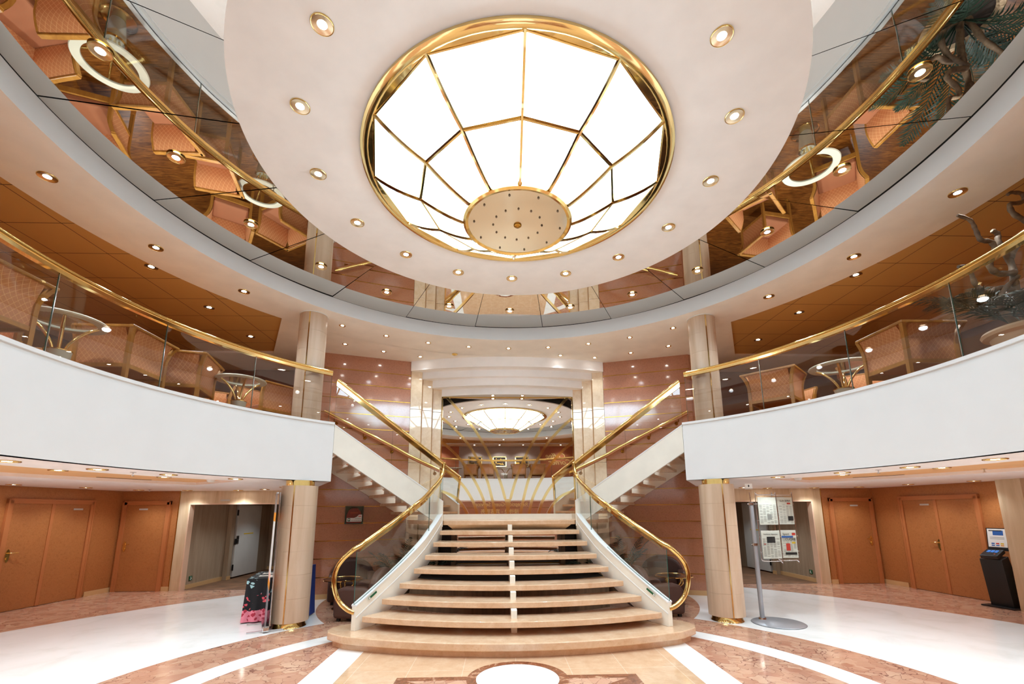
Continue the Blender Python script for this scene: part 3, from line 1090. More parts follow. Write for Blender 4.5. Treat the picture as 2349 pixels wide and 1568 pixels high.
# upper flights, from the landing back up to the gallery
for s, sd in ((-1, 'left'), (1, 'right')):
    root = empty('stair_flight', (s * 2.2, 9.3, 1.62), 0, 'white %s upper stair flight climbing from the landing to the gallery' % sd, 'stairs')
    def put(bm, name, mats, parent=root, **k):
        o = bm.build(name, mats, parent, **k)
        if parent is root:
            o.location = (-s * 2.2, -9.3, -1.62)
        return o
    near = lambda t: (1.33 + 1.83 * t, 9.10 - 1.14 * t)
    far = lambda t: (2.3 + 1.9 * t, 10.44 - .6 * t)
    for k in range(1, 9):
        t0, t1 = (k - 1) / 8.3, min(1.0, k / 8.3 + .07)
        ni = lambda t: (near(t)[0] + .045, near(t)[1] + .072)
        P_ = [ni(t0), ni(t1), far(t1), far(t0)]
        b = MB()
        b.prism(sides(P_, s), 1.62 + RISE * k - .06, 1.62 + RISE * k)
        td = put(b, 'tread', 'beige_marble', bevel=.006)
        b = MB()
        m0 = [(near(t0 + .02)[j] * .5 + far(t0 + .02)[j] * .5) for j in (0, 1)]
        b.box((s * m0[0], m0[1], 1.62 + RISE * k - .12), (.05, .4, .12), rz=-s * rad(30))
        b.build('bracket', 'stringer_paint', td)
    n = 24
    pn = [near(i / n) for i in range(n + 1)]
    ztn = [1.985 + 1.345 * i / n for i in range(n + 1)]
    zbn = [1.50 + 1.34 * i / n for i in range(n + 1)]
    b = MB()
    b.plate(sides(pn, s), zbn, ztn, .07 * s)
    sg = put(b, 'stringer', 'stringer_paint')
    b = MB()
    b.plate(sides(pn, s), ztn, [z + .022 for z in ztn], .085 * s)
    b.plate(offset(sides(pn, s), -.006 * s), ztn, [z + .022 for z in ztn], .01 * s)
    b.build('moulding', 'white_paint', sg)
    pf = [far(i / n) for i in range(n + 1)]
    b = MB()
    b.plate(sides(pf, s), [1.62 + 1.22 * i / n for i in range(n + 1)], [1.9 + 1.35 * i / n for i in range(n + 1)], .06 * s)
    put(b, 'stringer', 'stringer_paint')
    # glass and rail
    zrail = [2.77 + 1.42 * i / n for i in range(n + 1)]
    pg = [(p[0] + .02, p[1] + .03) for p in pn]
    for i0, i1 in ((0, 12), (12, n)):
        b = MB()
        b.plate(sides(pg[i0:i1 + 1], s), [z + .02 for z in ztn[i0:i1 + 1]], [z - .03 for z in zrail[i0:i1 + 1]], .012 * s, 0, 1)
        put(b, 'glass_panel', ['clear_glass', 'glass_edge'])
    b = MB()
    rl = [(s * (p[0] + .02), p[1] + .035, z) for p, z in zip(pn, zrail)]
    b.tube(rl, .036, 12)
    b.tube([rl[0], (s * 1.33, 9.12, 2.765), (s * 1.325, 9.16, 2.74)], .036, 12)
    hr = put(b, 'handrail', 'brass', smooth=50)
    b = MB()
    b.plate([(p[0], p[1] - .018) for p in rl], [p[2] - .115 for p in rl], [p[2] - .02 for p in rl], .03 * s)
    b.build('rail_strip', 'polished_gold', hr)
    # handrail on the red wall
    wr = empty('wall_handrail', (s * 2.8, 10.3, 3.2), 0, 'brass handrail on the red wall along the %s upper stair flight' % sd, 'handrail')
    p0, p1 = Vector((s * 1.58, 10.44, 2.78)), Vector((s * 4.18, 9.82, 4.05))
    q0 = Vector((s * 2.36, 10.45, 3.1))
    pts = [p0, q0, p0.lerp(p1, .45) + Vector((0, -.0, 0)), p1]
    pts = [(s * 1.6, 10.43, 2.76), (s * 2.32, 10.43, 3.10), (s * 2.6, 10.35, 3.26), (s * 4.1, 9.82, 4.02)]
    b = MB()
    b.tube([(p[0] - s * 2.8, p[1] - 10.3, p[2] - 3.2) for p in pts], .032, 12)
    b.build('rail', 'brass', wr, smooth=50)
    b = MB()
    b.tube([(p[0] - s * 2.8, p[1] - 10.3, p[2] - 3.2 - .045) for p in pts], .024, 10)
    b.build('wood_strip', 'frame_wood', wr, smooth=50)
    for x_ in (1.72, 2.72, 3.3, 3.9):
        if x_ < 2.36:
            yr, yw, zr_ = 10.43, 10.52, 2.76 + (x_ - 1.6) * .47
        else:
            f2 = (x_ - 2.6) / 1.5
            yr, zr_ = 10.35 - f2 * .53, 3.26 + f2 * .76
            yw = 10.55 - (x_ - 2.36) * .344
        b = MB()
        b.tube([(s * x_, yr, zr_ - .04), (s * x_, yr, zr_ - .12), (s * x_, yw, zr_ - .14)], .011, 8)
        b.tube([(s * x_, yw - .012, zr_ - .14), (s * x_, yw, zr_ - .14)], .042, 16)
        o = b.build('bracket', 'antique_brass', wr, smooth=40)
        o.location = (-s * 2.8, -10.3, -3.2)

# ------------------------------------------------------------------ mirror with its golden rays
mr = empty('sunburst_mirror', (0, 10.95, 1.73), 0, 'tall wall mirror with curved gold rays above the staircase landing', 'mirror')
b = MB().box((0, .02, 1.45), (3.3, .03, 2.9))
b.build('mirror_glass', 'wall_mirror', mr)
b = MB()
b.box((0, -.0, 2.895), (3.3, .03, .03))
b.box((-1.64, 0, 1.45), (.03, .03, 2.9))
b.box((1.64, 0, 1.45), (.03, .03, 2.9))
b.build('frame', 'brass', mr)
RAYS = [[(-.06, 2.08), (-.15, 2.4), (-.27, 2.73), (-.47, 3.18), (-.62, 3.45), (-.84, 3.79), (-1.19, 4.21), (-1.46, 4.51)],
        [(-.29, 1.74), (-.37, 2.1), (-.49, 2.53), (-.66, 2.91), (-.92, 3.34), (-1.25, 3.72), (-1.56, 4.0)],
        [(-.49, 1.74), (-.58, 2.1), (-.79, 2.53), (-1.03, 2.9), (-1.28, 3.18), (-1.56, 3.42)],
        [(-.71, 1.74), (-.8, 2.01), (-1.0, 2.34), (-1.25, 2.59), (-1.56, 2.79)],
        [(-.93, 1.74), (-1.07, 1.97), (-1.27, 2.15), (-1.56, 2.27)]]
RAYS = [[(p[0] * 1.043, 1.8 + (p[1] - 1.8) * 1.043) for p in r_] for r_ in RAYS]
def strip(bm, pts, wd, y0=-.006, th=.012):
    q = smooth_path([(p[0], p[1], 0) for p in pts], 6)
    L, Rr = [], []
    for i, p in enumerate(q):
        a_, c_ = Vector(q[max(0, i - 1)]), Vector(q[min(len(q) - 1, i + 1)])
        d = (c_ - a_).normalized()
        L.append((p[0] - d.y * wd / 2, p[1] + d.x * wd / 2))
        Rr.append((p[0] + d.y * wd / 2, p[1] - d.x * wd / 2))
    n = len(q)
    vs_ = []
    for i in range(n):
        vs_ += [(L[i][0], y0 - th, L[i][1]), (Rr[i][0], y0 - th, Rr[i][1]), (Rr[i][0], y0 + th, Rr[i][1]), (L[i][0], y0 + th, L[i][1])]
    fs = []
    for i in range(n - 1):
        for k in range(4):
            fs.append((4 * i + k, 4 * i + (k + 1) % 4, 4 * i + 4 + (k + 1) % 4, 4 * i + 4 + k))
    fs += [(0, 3, 2, 1), (4 * n - 4, 4 * n - 3, 4 * n - 2, 4 * n - 1)]
    bm.add(vs_, fs)
for ry in RAYS:
    for s in (-1, 1):
        b = MB()
        strip(b, [(p[0] if s < 0 else -p[0], p[1] - 1.73) for p in ry], .066)
        b.build('ray', 'polished_gold', mr)
b = MB()
b.add([(-.08, -.022, .36), (.08, -.022, .36), (.02, -.022, .0), (-.02, -.022, .0), (-.08, .005, .36), (.08, .005, .36), (.02, .005, 0), (-.02, .005, 0)],
      [(0, 1, 2, 3), (4, 7, 6, 5), (0, 4, 5, 1), (1, 5, 6, 2), (2, 6, 7, 3), (3, 7, 4, 0)])
b.build('wedge', 'polished_gold', mr)

# ------------------------------------------------------------------ under the landing
dc = empty('display_case', (0, 10.6, 0), 0, 'brown framed display case with mirrored shelves below the landing', 'display case')
b = MB()
for x in (-1.27, -.02, 1.23):
    b.box((x + .02, .0, .72), (.1 if abs(x) > .1 else .06, .22, 1.42))
b.box((0, 0, 1.40), (2.6, .24, .06))
b.box((0, 0, .06), (2.6, .24, .12))
b.build('case_frame', 'planter_wood', dc)
MB().box((0, .1, .72), (2.5, .02, 1.36)).build('back_mirror', 'wall_mirror', dc)
for z in (.58, .82, 1.06):
    MB().box((0, -.0, z), (2.46, .2, .022)).build('shelf', 'white_plastic', dc)
MB().box((0, -.11, .6), (2.46, .012, .012)).build('shelf_edge', 'brass', dc)
pl = empty('planter', (0, 9.35, 0), 0, 'low curved wood planter wall under the staircase', 'planter')
b = MB()
fr = [(-1.9 + 3.8 * i / 24, -.95 + .55 * (1 - (1 - 2 * i / 24) ** 2) * -1 + .5) for i in range(25)]
b.prism(fr + [(1.9, .65), (-1.9, .65)], 0.001, .52)
b.build('box', 'planter_wood', pl, smooth=30)
b = MB()
b.prism([(p[0], p[1] - .015) for p in fr] + [(1.915, .66), (-1.915, .66)], .52, .55)
b.build('rim', 'tan_skirting', pl, smooth=30)
b = MB()
b.prism([(p[0] * .95, p[1] + .06) for p in fr] + [(1.8, .6), (-1.8, .6)], .55, .56)
b.build('soil', 'soil', pl)
# ------------------------------------------------------------------ chandelier
ch = empty('chandelier', (0, A, 5.515), 0, 'huge domed glass chandelier with gold ribs glowing in the white ceiling disc', 'chandelier')
def prof_pt(t):
    """radius, z (below the ceiling) along a rib: rim -> middle ring -> bottom disc"""
    P_ = [(1.60, -.02), (1.40, -.16), (1.07, -.31), (.84, -.45), (.59, -.57)]
    x = t * 4
    i = min(3, int(x))
    f = x - i
    return (P_[i][0] + (P_[i + 1][0] - P_[i][0]) * f, P_[i][1] + (P_[i + 1][1] - P_[i][1]) * f)
def rib_curve(t):
    q0, q1, q2 = Vector((1.60, -.02)), Vector((1.40, -.235)), Vector((1.075, -.30))
    if t <= .5:
        u = t * 2
        p = q0 * (1 - u) ** 2 + Vector((1.36, -.205)) * 2 * u * (1 - u) + q2 * u * u
    else:
        u = (t - .5) * 2
        p = q2 * (1 - u) ** 2 + Vector((.80, -.50)) * 2 * u * (1 - u) + Vector((.60, -.575)) * u * u
    return p
b = MB()
b.lathe([(1.56, .0), (1.685, .0), (1.685, -.03), (1.64, -.045), (1.60, -.03), (1.57, -.02)], n=96)
b.build('rim', 'polished_gold', ch, smooth=40)
b = MB()
for k in range(12):
    a0, a1 = rad(k * 30), rad(k * 30 + 30)
    p0, p1 = Vector((1.60 * sin(a0), 1.60 * cos(a0))), Vector((1.60 * sin(a1), 1.60 * cos(a1)))
    n_ = 8
    arcp = [(1.66 * sin(a0 + (a1 - a0) * i / n_), 1.66 * cos(a0 + (a1 - a0) * i / n_), -.036) for i in range(n_ + 1)]
    lnp = [(p0.x + (p1.x - p0.x) * i / n_, p0.y + (p1.y - p0.y) * i / n_, -.028) for i in range(n_ + 1)]
    b.add(arcp + lnp, [(i, i + 1, n_ + 2 + i, n_ + 1 + i) for i in range(n_)])
b.build('rim_infill', 'polished_gold', ch)
for half in (0, 1):
    for k in range(12):
        a0, a1 = rad(k * 30), rad(k * 30 + 30)
        def fn(u, v):
            t = half * .5 + v * .5
            r_, z_ = rib_curve(t)
            p0 = Vector((r_ * sin(a0), r_ * cos(a0)))
            p1 = Vector((r_ * sin(a1), r_ * cos(a1)))
            p = p0.lerp(p1, u)
            return (p.x, p.y, z_ + .012)
        b = MB()
        b.grid(fn, 1, 5)
        b.build('panel', 'lit_panel', ch)
for k in range(12):
    a0 = rad(k * 30)
    b = MB()
    pts = []
    for i in range(13):
        r_, z_ = rib_curve(i / 12)
        pts.append((r_ * sin(a0), r_ * cos(a0), z_))
    b.tube(pts, .021, 6)
    b.build('rib', 'polished_gold', ch, smooth=50)
    b = MB()
    a1 = rad(k * 30 + 30)
    r_, z_ = rib_curve(.5)
    b.tube([(r_ * sin(a0), r_ * cos(a0), z_ + .004), (r_ * sin(a1), r_ * cos(a1), z_ + .004)], .02, 6)
    r2_, z2_ = rib_curve(0.0)
    b.tube([(r2_ * sin(a0), r2_ * cos(a0), z2_ - .004), (r2_ * sin(a1), r2_ * cos(a1), z2_ - .004)], .014, 6)
    b.build('cross_bar', 'polished_gold', ch, smooth=50)
b = MB()
b.lathe([(.0, -.600), (.56, -.596)], n=64)
bd = b.build('bottom_disc', 'disc_metal', ch, smooth=40)
b = MB()
b.lathe([(.545, -.56), (.60, -.56), (.60, -.595), (.575, -.61), (.545, -.60)], n=64, close=True)
b.build('disc_rim', 'brass', ch, smooth=40)
b = MB()
b.lathe([(0, -.625), (.03, -.622), (.042, -.612), (.045, -.598)], n=24)
b.build('finial', 'antique_brass', bd, smooth=50)
for R_, n_, ph in ((.27, 12, 0), (.48, 10, 12)):
    for k in range(n_):
        a0 = rad(360 * k / n_ + ph)
        b = MB()
        b.lathe([(0, -.012), (.009, -.009), (.012, 0)], (R_ * sin(a0), R_ * cos(a0), -.6), 8)
        b.build('stud', 'stud_metal', bd, smooth=50)

# ------------------------------------------------------------------ recessed downlights
def make_downlight(r, bulb_r, ring_mat, power, angle=110):
    root = empty('downlight', (0, 0, 0))
    b = MB()
    b.lathe([(r * .90, -.001), (r * .915, -.009), (r * .955, -.011), (r, -.006), (r, 0)], n=28)
    b.build('trim_ring', ring_mat, root, smooth=60)
    b = MB()
    b.lathe([(bulb_r * .9, -.0025), (r * .62, -.0035), (r * .92, -.007)], n=28)
    b.build('reflector', 'reflector', root, smooth=60)
    b = MB()
    b.lathe([(0, -.007), (bulb_r * .7, -.006), (bulb_r, -.0025)], n=16)
    b.build('lamp', 'bulb', root, smooth=60)
    ld = bpy.data.lights.new('lamp_light', 'SPOT')
    ld.energy = power
    ld.color = (.81, .94, 1.03)
    ld.spot_size = rad(angle)
    ld.spot_blend = 1.0 if angle > 150 else .7
    ld.shadow_soft_size = .05
    lo = bpy.data.objects.new('lamp_light', ld)
    COL.objects.link(lo)
    lo.parent = root
    lo.location = (0, 0, -.03)
    return root
dl_big = make_downlight(.088, .038, 'brass', SPOT_W)
dl_mir = make_downlight(.088, .038, 'brass', SPOT_W * 1.1, 160)
dl_deck = make_downlight(.088, .038, 'brass', SPOT_W * 2.3, 130)
dl_small = make_downlight(.062, .030, 'brass', SPOT_W * .7)
dl_low = make_downlight(.105, .045, 'brass', SPOT_W * 1.0, 130)
used = set()
def light(proto, x, y, z, label, group):
    o = proto if proto.name not in used else copy_tree(proto)
    used.add(proto.name)
    o.location = (x, y, z)
    tag(o, label, 'downlight', group)
    return o
def side_name(a_):
    return 'left' if a_ < 0 else 'right'
for k in range(16):
    a_ = k * 22.5 if k <= 8 else k * 22.5 - 360
    x, y = 2.225 * sin(rad(a_)), A + 2.225 * cos(rad(a_))
    m_ = round(abs(a_) / 22.5)
    if m_ == 0: lb = 'brass downlight in the white ceiling disc, the one nearest the staircase'
    elif m_ == 8: lb = 'brass downlight in the white ceiling disc, the one farthest from the staircase'
    else: lb = 'downlight in the white ceiling disc, %s to the %s of the stairs side' % (ordinal(m_ - 1), side_name(a_))
    light(dl_big, x, y, 5.515, lb, 'downlights in the white ceiling disc')
for k in range(20):
    a_ = k * 18 if k <= 10 else k * 18 - 360
    x, y = 3.80 * sin(rad(a_)), A + 3.80 * cos(rad(a_))
    m_ = round(abs(a_) / 18)
    if m_ == 0: lb = 'downlight in the mirrored ceiling ring, straight above the staircase'
    elif m_ == 10: lb = 'downlight in the mirrored ceiling ring, behind the viewer'
    else: lb = 'downlight in the mirrored ceiling ring, %s to the %s of the stairs axis' % (ordinal(m_ - 1), side_name(a_))
    light(dl_mir, x, y, MIR - .012, lb, 'downlights in the mirrored ceiling ring')
for a_ in (0, -10, 10, -20, 20, -30, 30, -40, 40, -60, 60, -75, 75, -90, 90, -108, 108, -130, 130, -155, 155, 180):
    x, y = 5.14 * sin(rad(a_)), A + 5.14 * cos(rad(a_))
    if a_ == 0: lb = 'downlight in the pink soffit, middle of the long row above the pelmet'
    elif abs(a_) <= 40: lb = 'downlight in the soffit row before the pelmet, %s to the %s' % (ordinal(abs(a_) // 10 - 1), side_name(a_))
    elif abs(a_) <= 90: lb = 'downlight in the pink soffit over the %s balcony, %s from the column' % (side_name(a_), ordinal({60: 0, 75: 1, 90: 2}[abs(a_)]))
    elif a_ == 180: lb = 'downlight in the pink soffit over the gallery behind the viewer'
    else: lb = 'downlight in the rear pink soffit on the %s, %s past the side of the hall' % (side_name(a_), ordinal({108: 0, 130: 1, 155: 2}[abs(a_)]))
    light(dl_deck if abs(a_) > 50 else dl_small, x, y, SOF, lb, 'downlights in the pink soffit')
for a_ in (-20, 20, -28, 28, -36, 36):
    x, y = 6.1 * sin(rad(a_)), A + 6.1 * cos(rad(a_))
    lb = 'downlight close to the %s red wall in the soffit back row, %s from the pelmet' % (side_name(a_), ordinal((abs(a_) - 20) // 8))
    light(dl_small, x, y, SOF, lb, 'downlights in the back row of the soffit')
light(dl_small, 1.24, 10.02, SOF, 'small downlight in the soffit right over the pelmet, right of the centre', 'downlights in the back row of the soffit')
for s in (-1, 1):
    for i, y in enumerate((9.1, 7.73, 6.36, 4.99, 3.6, 2.2, .8, -.6)):
        light(dl_deck, s * 5.48 if i != 3 else s * 6.9, y if i != 3 else 4.99, SOF + .055 - .001, 'downlight in the orange tiled ceiling on the %s, %s from the column' % (side_name(s), ordinal(i)), 'downlights in the orange ceiling')
    for i, y in enumerate((8.4, 5.7, 3.0, .3)):
        light(dl_deck, s * 8.0, y, SOF + .055 - .001, 'downlight in the orange ceiling by the %s outer wall, %s from the back' % (side_name(s), ordinal(i)), 'downlights near the outer gallery walls')
    for i, a_ in enumerate((57.5, 68, 77.5, 87.5, 100, 115, 130, 148, 166)):
        x, y = 5.2 * sin(rad(a_)), A + 5.2 * cos(rad(a_))
        light(dl_low, s * x, y, LOWC, 'wide downlight in the white strip under the %s balcony, %s from the column' % (side_name(s), ordinal(i)), 'downlights under the balcony front')
    for i, a_ in enumerate((62, 74, 88, 102, 118, 140, 160)):
        x, y = 6.4 * sin(rad(a_)), A + 6.4 * cos(rad(a_))
        light(dl_low, s * x, y, LOWC + .05, 'wide downlight in the orange recess under the %s balcony, %s from the column' % (side_name(s), ordinal(i)), 'downlights in the orange recess')
    for i, (x, y) in enumerate(((4.75, 9.65), (5.65, 10.6), (6.45, 10.95), (7.6, 10.9), (8.5, 10.6), (8.75, 9.55), (9.05, 8.45), (8.7, 6.4), (8.9, 4.2), (8.9, 1.5))):
        light(dl_low, s * x, y, LOWC, 'downlight near the outer wall under the %s gallery, %s from the column' % (side_name(s), ordinal(i)), 'downlights by the outer walls')
    light(dl_small, s * .37, 10.8, 4.64, 'downlight under the lowest pelmet step, on the %s over the mirror' % side_name(s), 'downlights under the pelmet')

for i, x in enumerate((-3.6, -1.6, -.2, 1.1, 3.2)):
    light(dl_deck, x, -2.62, SOF, 'downlight washing the picture wall behind the viewer, %s from the left' % ordinal(i), 'downlights before the picture wall')

for s in (-1, 1):  # unseen downlights added to brighten the corridors
    for i, y in enumerate((12.2, 13.6)):
        light(dl_low, s * 6.6, y, 2.1, 'added fill downlight in the %s corridor ceiling, %s from the portal' % (side_name(s), ordinal(i)), 'added corridor fill lights')

# sprinklers and detectors
def sprinkler(x, y, z, label):
    r_ = empty('sprinkler', (x, y, z), 0, label, 'sprinkler', 'ceiling sprinklers')
    MB().lathe([(0, -.006), (.035, -.004), (.035, 0)], n=20).build('rose', 'chrome', r_, smooth=50)
    b = MB()
    b.tube([(0, 0, -.004), (0, 0, -.045)], .008, 8)
    b.lathe([(0, -.05), (.022, -.05), (.022, -.046), (0, -.046)], n=12)
    b.build('nozzle', 'chrome', r_, smooth=50)
sprinkler(-5.0, 6.0, LOWC, 'small chrome sprinkler in the white strip under the left balcony')
sprinkler(4.99, 5.95, LOWC, 'small chrome sprinkler in the white strip under the right balcony')
sprinkler(-8.1, 10.4, LOWC, 'small chrome sprinkler near the left outer wall ceiling')
sprinkler(7.0, 6.4, LOWC + .05, 'small chrome sprinkler in the orange recess on the right')
for s in (-1, 1):
    r_ = empty('smoke_detector', (s * 5.35, 8.15, LOWC + .05), 0, 'white smoke detector in the orange ceiling recess on the %s' % side_name(s), 'smoke detector', 'smoke detectors')
    MB().lathe([(0, -.045), (.045, -.045), (.065, -.02), (.07, 0)], n=24).build('housing', 'white_plastic', r_, smooth=50)
r_ = empty('smoke_detector', (-1.25, 9.98, SOF), 0, 'gilt smoke detector in the pink soffit left of the pelmet middle', 'smoke detector', 'smoke detectors')
MB().lathe([(0, -.03), (.04, -.03), (.07, -.008), (.07, 0)], n=24).build('housing', 'brass', r_, smooth=50)
# ------------------------------------------------------------------ columns
def column(x, y, z0, z1, r, name_label, base=False, cap='ring'):
    root = empty('column', (x, y, z0), 0, name_label, 'column', None)
    zb, zt = (.085, z1 - z0 - .09) if base else (0.001, z1 - z0 - .012)
    b = MB()
    seg = .365
    z = zb
    prof = []
    while z < zt - .01:
        z2 = min(zt, z + seg)
        prof += [(r, z + .002), (r, z2 - .002), (r - .003, z2 - .001), (r - .003, z2 + .001)]
        z = z2
    prof[-1] = (r - .05, zt)
    prof = [(r - .05, zb)] + prof
    b.lathe(prof, n=56)
    b.build('shaft', 'limed_oak', root, smooth=30)
    ang = atan2(-y, -x) + (-.32 if x > 0 else .32) * -1
    for k in range(3):
        a_ = ang + k * 2 * pi / 3
        b = MB()
        b.box(((r + .001) * cos(a_), (r + .001) * sin(a_), (zb + zt) / 2), (.008, .018, zt - zb - .004), rz=a_)
        b.build('brass_strip', 'brass', root)
    if base:
        b = MB()
        b.lathe([(r - .09, .085), (r - .055, .085), (r - .045, .03), (r - .03, .002), (r - .09, .002)], n=48)
        b.build('base_ring', 'brass', root, smooth=40)
        b = MB()
        b.lathe([(r - .075, zt), (r - .06, zt), (r - .06, z1 - z0 - .002), (r - .075, z1 - z0 - .002)], n=48)
        b.build('cap_ring', 'brass', root, smooth=40)
    else:
        b = MB()
        b.lathe([(r - .02, zt), (r + .012, zt), (r + .012, z1 - z0 - .001), (r - .02, z1 - z0 - .001)], n=48)
        b.build('cap_ring', 'white_plastic', root, smooth=40)
    return root
column(-3.6, 7.77, 0, LOWC, .285, 'pale oak column with brass cap standing beside the flowered table', True)
column(3.6, 7.77, 0, LOWC, .285, 'pale oak column with brass cap standing beside the newspaper stand', True)
column(-3.68, 7.95, DECK, SOF, .24, 'pale oak column rising from the left balcony to the soffit')
column(3.68, 7.95, DECK, SOF, .24, 'pale oak column rising from the right balcony to the soffit')

# ------------------------------------------------------------------ glass balustrades of the gallery
def balustrade(a0, a1, npan, label):
    root = empty('balustrade', (0, A, DECK), 0, label, 'balustrade')
    n = npan * 12
    for k in range(npan):
        b0, b1 = a0 + (a1 - a0) * k / npan + .05, a0 + (a1 - a0) * (k + 1) / npan - .05
        b = MB()
        b.plate(arc(4.755, b0, b1, 12, cy=0), .145, 1.05, .014, 0, 1)
        b.build('glass_panel', ['balcony_glass', 'glass_edge'], root, smooth=30)
    for k in range(npan + 1):
        if 0 < k < npan:
            a_ = a0 + (a1 - a0) * k / npan
            p = arc(4.762, a_, a_, 1, cy=0)[0]
            MB().box((p[0], p[1], .6), (.006, .012, .9), rz=-rad(a_)).build('glass_joint', 'chrome', root)
    path = arc(4.762, a0, a1, n * 2, cy=0)
    b = MB()
    b.plate(offset(path, -.03), 1.0, 1.055, .06)
    b.build('clamp_profile', 'polished_gold', root, smooth=30)
    b = MB()
    b.tube([(p[0], p[1], 1.075) for p in path], .042, 12, flat_=.6)
    b.build('handrail', 'brass', root, smooth=50)
    b = MB()
    b.tube([(p[0] * .994, p[1] * .994, 1.048) for p in path], .008, 6)
    b.build('rail_bead', 'polished_gold', root, smooth=50)
    return root
balustrade(43.1, 106.3, 4, 'curved glass balustrade with gold rail on the right balcony')
balustrade(-106.3, -43.1, 4, 'curved glass balustrade with gold rail on the left balcony')
balustrade(106.7, 253.3, 10, 'curved glass balustrade with gold rail on the gallery behind the viewer')

# ------------------------------------------------------------------ gallery chairs
def make_chair():
    root = empty('tub_chair', (0, 0, 0))
    W_, D_, H_ = .68, .66, .86
    fl = lambda v: .075 * max(0, (v - .45) / .55) ** 1.8        # outward flare towards the top
    z0, z1 = .40, H_
    # upholstered panels: back and two sides
    def panel(name, fn):
        b = MB()
        b.grid(lambda u, v: fn(u, v, 0.0), 6, 10)
        b.grid(lambda u, v: fn(u, v, .035), 6, 10, flip=True)
        return b.build(name, 'diamond_fabric', root, smooth=60)
    hw, hd = W_ / 2 - .03, D_ / 2 - .03
    panel('back_panel', lambda u, v, k: (-hw + 2 * hw * u, -hd - fl(v) + k - .015, z0 + (z1 - z0) * v))
    for s in (-1, 1):
        panel('side_panel', lambda u, v, k, s=s: (s * (hw + fl(v) - k + .015), -hd + 2 * hd * u, z0 + (z1 - z0) * v))
    # stiles: four posts that run from floor to rail and curve outwards
    for sx in (-1, 1):
        for sy in (-1, 1):
            b = MB()
            rows = [0, .15, .3, .45, .55, .65, .75, .85, .93, 1.0]
            vs_, fs = [], []
            for t_ in rows:
                z = t_ * H_
                v = max(0, (z - z0) / (z1 - z0))
                ox = fl(v)
                oy = fl(v) if sy < 0 else 0
                cx_, cy_ = sx * (hw + .012 + ox), sy * (hd + .012) - (oy if sy < 0 else 0)
                for dx, dy in ((-1, -1), (1, -1), (1, 1), (-1, 1)):
                    vs_.append((cx_ + dx * .024, cy_ + dy * .024, z + .001))
            for i in range(len(rows) - 1):
                for k in range(4):
                    fs.append((4 * i + k, 4 * i + (k + 1) % 4, 4 * i + 4 + (k + 1) % 4, 4 * i + 4 + k))
            m_ = 4 * len(rows)
            fs += [(3, 2, 1, 0), (m_ - 4, m_ - 3, m_ - 2, m_ - 1)]
            b.add(vs_, fs)
            b.build('leg', 'chair_wood', root, smooth=30)
    f1 = fl(1)
    b = MB()
    b.box((0, -hd - .012 - f1, H_ + .012), (W_ + 2 * f1 + .03, .06, .035))
    for s in (-1, 1):
        b.box((s * (hw + .012 + f1), -f1 * .5, H_ + .012), (.06, D_ + f1 - .01, .035))
    b.build('top_rail', 'chair_wood', root, bevel=.008)
    b = MB()
    for z in (.385,):
        b.box((0, -hd - .012, z), (W_ - .06, .03, .05))
        b.box((0, hd + .012, z - .03), (W_ - .06, .03, .08))
        for s in (-1, 1):
            b.box((s * (hw + .012), 0, z), (.03, D_ - .06, .05))
    b.build('apron', 'chair_wood', root)
    b = MB().box((0, .0, .43), (W_ - .1, D_ - .07, .11))
    b.build('seat', 'seat_fabric', root, bevel=.03, seg=3)
    return root
chair0 = make_chair()
CH = [  # x, y, facing (deg, 0 = +y), label
    (-5.24, 4.06, 90, 'orange tub chair with its back to the glass, nearest on the left balcony'),
    (-5.95, 4.62, -100, 'orange tub chair behind the nearest glass table on the left balcony'),
    (-5.20, 5.80, 92, 'orange tub chair backing onto the left balustrade, left one of the close pair'),
    (-5.02, 6.68, 106, 'orange tub chair backing onto the left balustrade, right one of the close pair'),
    (-6.35, 6.0, 200, 'orange tub chair facing the hall, between the left table and the close pair'),
    (-4.58, 8.3, 150, 'orange tub chair beside the oak column on the left balcony'),
    (-5.62, 8.2, 215, 'orange tub chair facing the hall beyond the farther left glass table'),
    (4.62, 7.38, -48, 'orange tub chair with diamond back beside the oak column on the right balcony'),
    (5.25, 5.49, 0, 'orange tub chair seen from its back corner on the right balcony, nearest the potted palm'),
    (5.95, 6.95, 140, 'orange tub chair facing the hall behind the glass table on the right'),
    (5.45, 8.35, 190, 'orange tub chair behind the diamond-backed one at the right column'),
    (-1.65, -.75, 180, 'tub chair in the mirrored gallery, outermost left behind the viewer'),
    (-.8, -.72, 180, 'tub chair in the mirrored gallery, right beside the outermost left one'),
    (.78, -.74, 180, 'tub chair in the mirrored gallery, first right of the small table'),
    (1.72, -.76, 180, 'tub chair in the mirrored gallery, second right of the small table'),
]
for i, (x, y, a_, lb) in enumerate(CH):
    o = chair0 if i == 0 else copy_tree(chair0)
    o.location = (x, y, DECK)
    o.rotation_euler = (0, 0, rad(a_))
    tag(o, lb, 'chair', 'tub chairs on the gallery')

